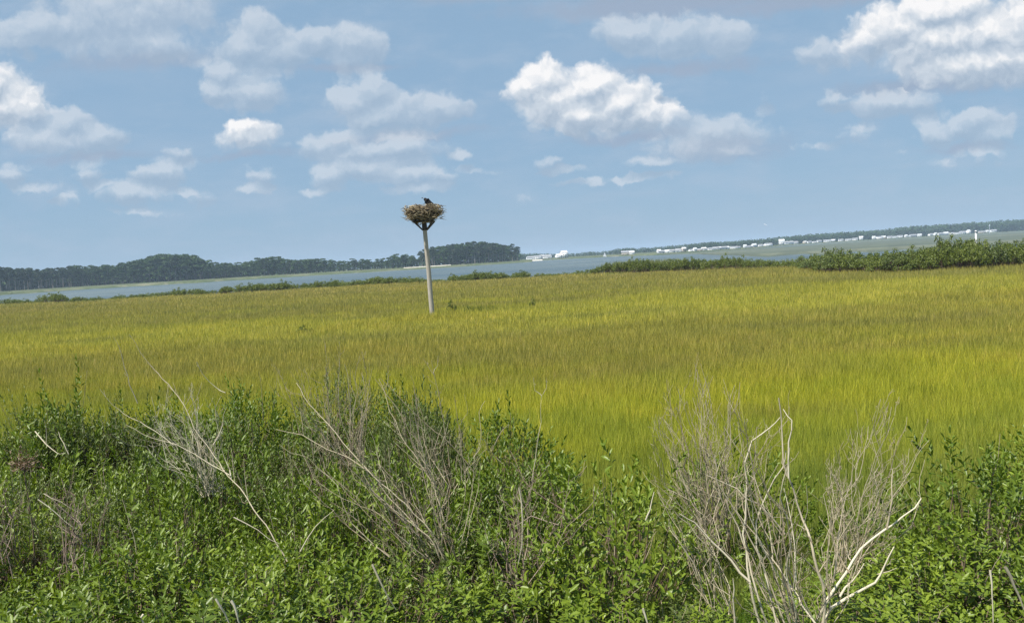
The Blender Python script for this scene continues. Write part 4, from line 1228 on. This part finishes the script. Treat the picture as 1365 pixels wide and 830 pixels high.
tot += dead_shrub('dead_branch', 'pale crooked twig lying on the leaves below the curved bleached branch', (100, 680), 3.9, [(.004, [(58, 655), (85, 668), (108, 684)]), (.004, [(50, 665), (75, 685), (97, 702)])], M_DEADP, 14, dens=2, tw=.2, level=1)
tot += dead_shrub('dead_shrub', 'pale dead twigs standing along the left edge among dull leaves', (10, 720), 4.4, [(.005, [(20, 770), (10, 720), (2, 690)]), (.005, [(18, 690), (8, 668), (4, 650)])], M_DEADR, 15, fan_tips=[(8, -20, 40, 610, 690, .004, 2, 6)], tw=.25)
# small clump of withered brown leaves among the green ones
M_BROWN = leaf_mat('withered_leaf', [(0, (.10, .06, .04)), (.6, (.24, .16, .10)), (1, (.40, .29, .20))], trans=.15)
wr = np.random.default_rng(66)
wp0 = P(31, 622, 4.7)
dd = rand_unit(70, wr); dd[:, 2] = np.abs(dd[:, 2]) * .5 + .3; dd /= np.linalg.norm(dd, axis=1)[:, None]
st_ = wr.normal(0, .032, (70, 3)) * np.array([1, 1, .8])
V, F, T = leaves_on(st_, dd, wr, 4, .06, (.02, .034))
t = thing('withered_sprig', 'small clump of withered reddish brown leaves near the left edge', 'plant', tuple(wp0))
mobj('leaves', mesh_np('withered_leaves', V, [F], M_BROWN, {'tint': T}), t)
mobj('stem', tube_mesh('withered_stem', [([(0, 0, -.9), (.02, 0, -.4), (0, 0, .03)], [.006, .005, .003])], M_STEM, 5), t)
# G short broken sticks
STK = [('short thin pale broken stick just left of its thicker twin', [(290, 795), (300, 815), (310, 840)], 3.0, .006),
       ('short thick pale broken stick, twin of the one just left of it', [(310, 800), (316, 815), (324, 840)], 3.0, .007),
       ('bleached stick slanting down toward the pale litter at the foot of the middle shrubs', [(496, 752), (510, 780), (528, 812)], 3.2, .006),
       ('tiny pale stub of a stick near the bottom left corner', [(190, 818), (191, 826), (193, 840)], 3.0, .006),
       ('upright bleached stick standing in the brown thicket', [(690, 650), (694, 690), (696, 725), (690, 755)], 3.8, .005),
       ('thick pale stick leaning in the dark right corner', [(1340, 755), (1350, 780), (1365, 812)], 3.0, .009),
       ('thin pale upright stick in the dark mound of leaves', [(1322, 760), (1322, 790), (1324, 840)], 3.0, .005),
       ('pale curved twig in the leaves left of the tall bleached shrub', [(862, 690), (868, 675), (872, 655)], 3.9, .006),
       ('short pale stick near the ground right of the middle', [(858, 812), (860, 825), (862, 840)], 3.0, .006),
       ('long pale twig lying across the leaves in the middle left part', [(310, 690), (345, 705), (380, 728)], 4.0, .004),
       ('grey twig crossing upward through the leaves before the middle shrubs', [(400, 735), (420, 705), (445, 680)], 3.9, .004)]
for k, (lab, pp, Yb, rd) in enumerate(STK):
    rd = rd * 1.35
    tot += dead_shrub('dead_stick', lab, pp[-1], Yb, [(rd, pp)], M_DEADP, 40 + k, level=0)
# dry litter on the bank at the feet of the shrubs
def litter():
    r = np.random.default_rng(91); lines = []
    for k in range(1500):
        if k < 500: c = G(r.uniform(480, 660), r.uniform(800, 860), .55)
        else: c = G(r.uniform(-50, 1420), r.uniform(700, 900), .5)
        x_, y_ = c.x, c.y; z_ = float(ground_z(x_, y_)) + (.02 if k >= 500 else r.uniform(.02, .22))
        a = r.random() * 6.28; L = r.uniform(.05, .22)
        d = np.array([math.cos(a), math.sin(a), r.uniform(-.1, .4)])
        p0 = np.array([x_, y_, z_]); lines.append(([p0, p0 + d * L * .5, p0 + d * L], [.0025, .0025, .001]))
    tag(mobj('dry_litter', tube_mesh('litter', lines, M_DEAD, 4, 5)), 'pale dry stems littering the ground under the front shrubs', 'litter', kind='stuff')
litter()
# low fresh green grass between the shrub feet
def near_grass():
    r = np.random.default_rng(92); n = 60000
    Y = r.uniform(2.4, 5.2, n); s = r.uniform(-.8, .8, n)
    X = s * Y
    H = r.uniform(.16, .42, n)
    V, Q, T3, k = blades(X, Y, ground_z(X, Y) - .02, H, r.uniform(.004, .008, n), r, True)
    m = leaf_mat('fresh_grass', [(0, (.05, .12, .012)), (.6, (.11, .22, .02)), (1, (.2, .3, .04))], trans=.35)
    tag(mobj('undergrowth', mesh_np('undergrowth', V, [Q, T3], m, {'tint': np.repeat(r.random(n), k)})), 'fresh green grass growing between the feet of the shrubs', 'grass', kind='stuff')
near_grass()

# ------------------------------------------------------------------ sea haze
m, nt = new_mat('sea_haze'); T = NT(nt)
pv = T.n('ShaderNodeVolumePrincipled')
pv.inputs['Color'].default_value = (0.62, 0.80, 1.0, 1)
pv.inputs['Density'].default_value = 0.00036
pv.inputs['Anisotropy'].default_value = 0.0
o_ = T.n('ShaderNodeOutputMaterial'); T.l(pv.outputs[0], o_.inputs['Volume'])
V, F = box_arr((0, 0, 16.5), (11000, 11000, 38))
V[:, 2] = np.where(V[:, 2] < 10, -3.0, 36.0)
hz = mobj('haze', mesh_np('haze', V, [F], m)); tag(hz, 'thin bluish haze over the bay', 'haze', kind='stuff')
print('shrubs', count, 'twig tubes', tot, 'objects', len(bpy.data.objects))
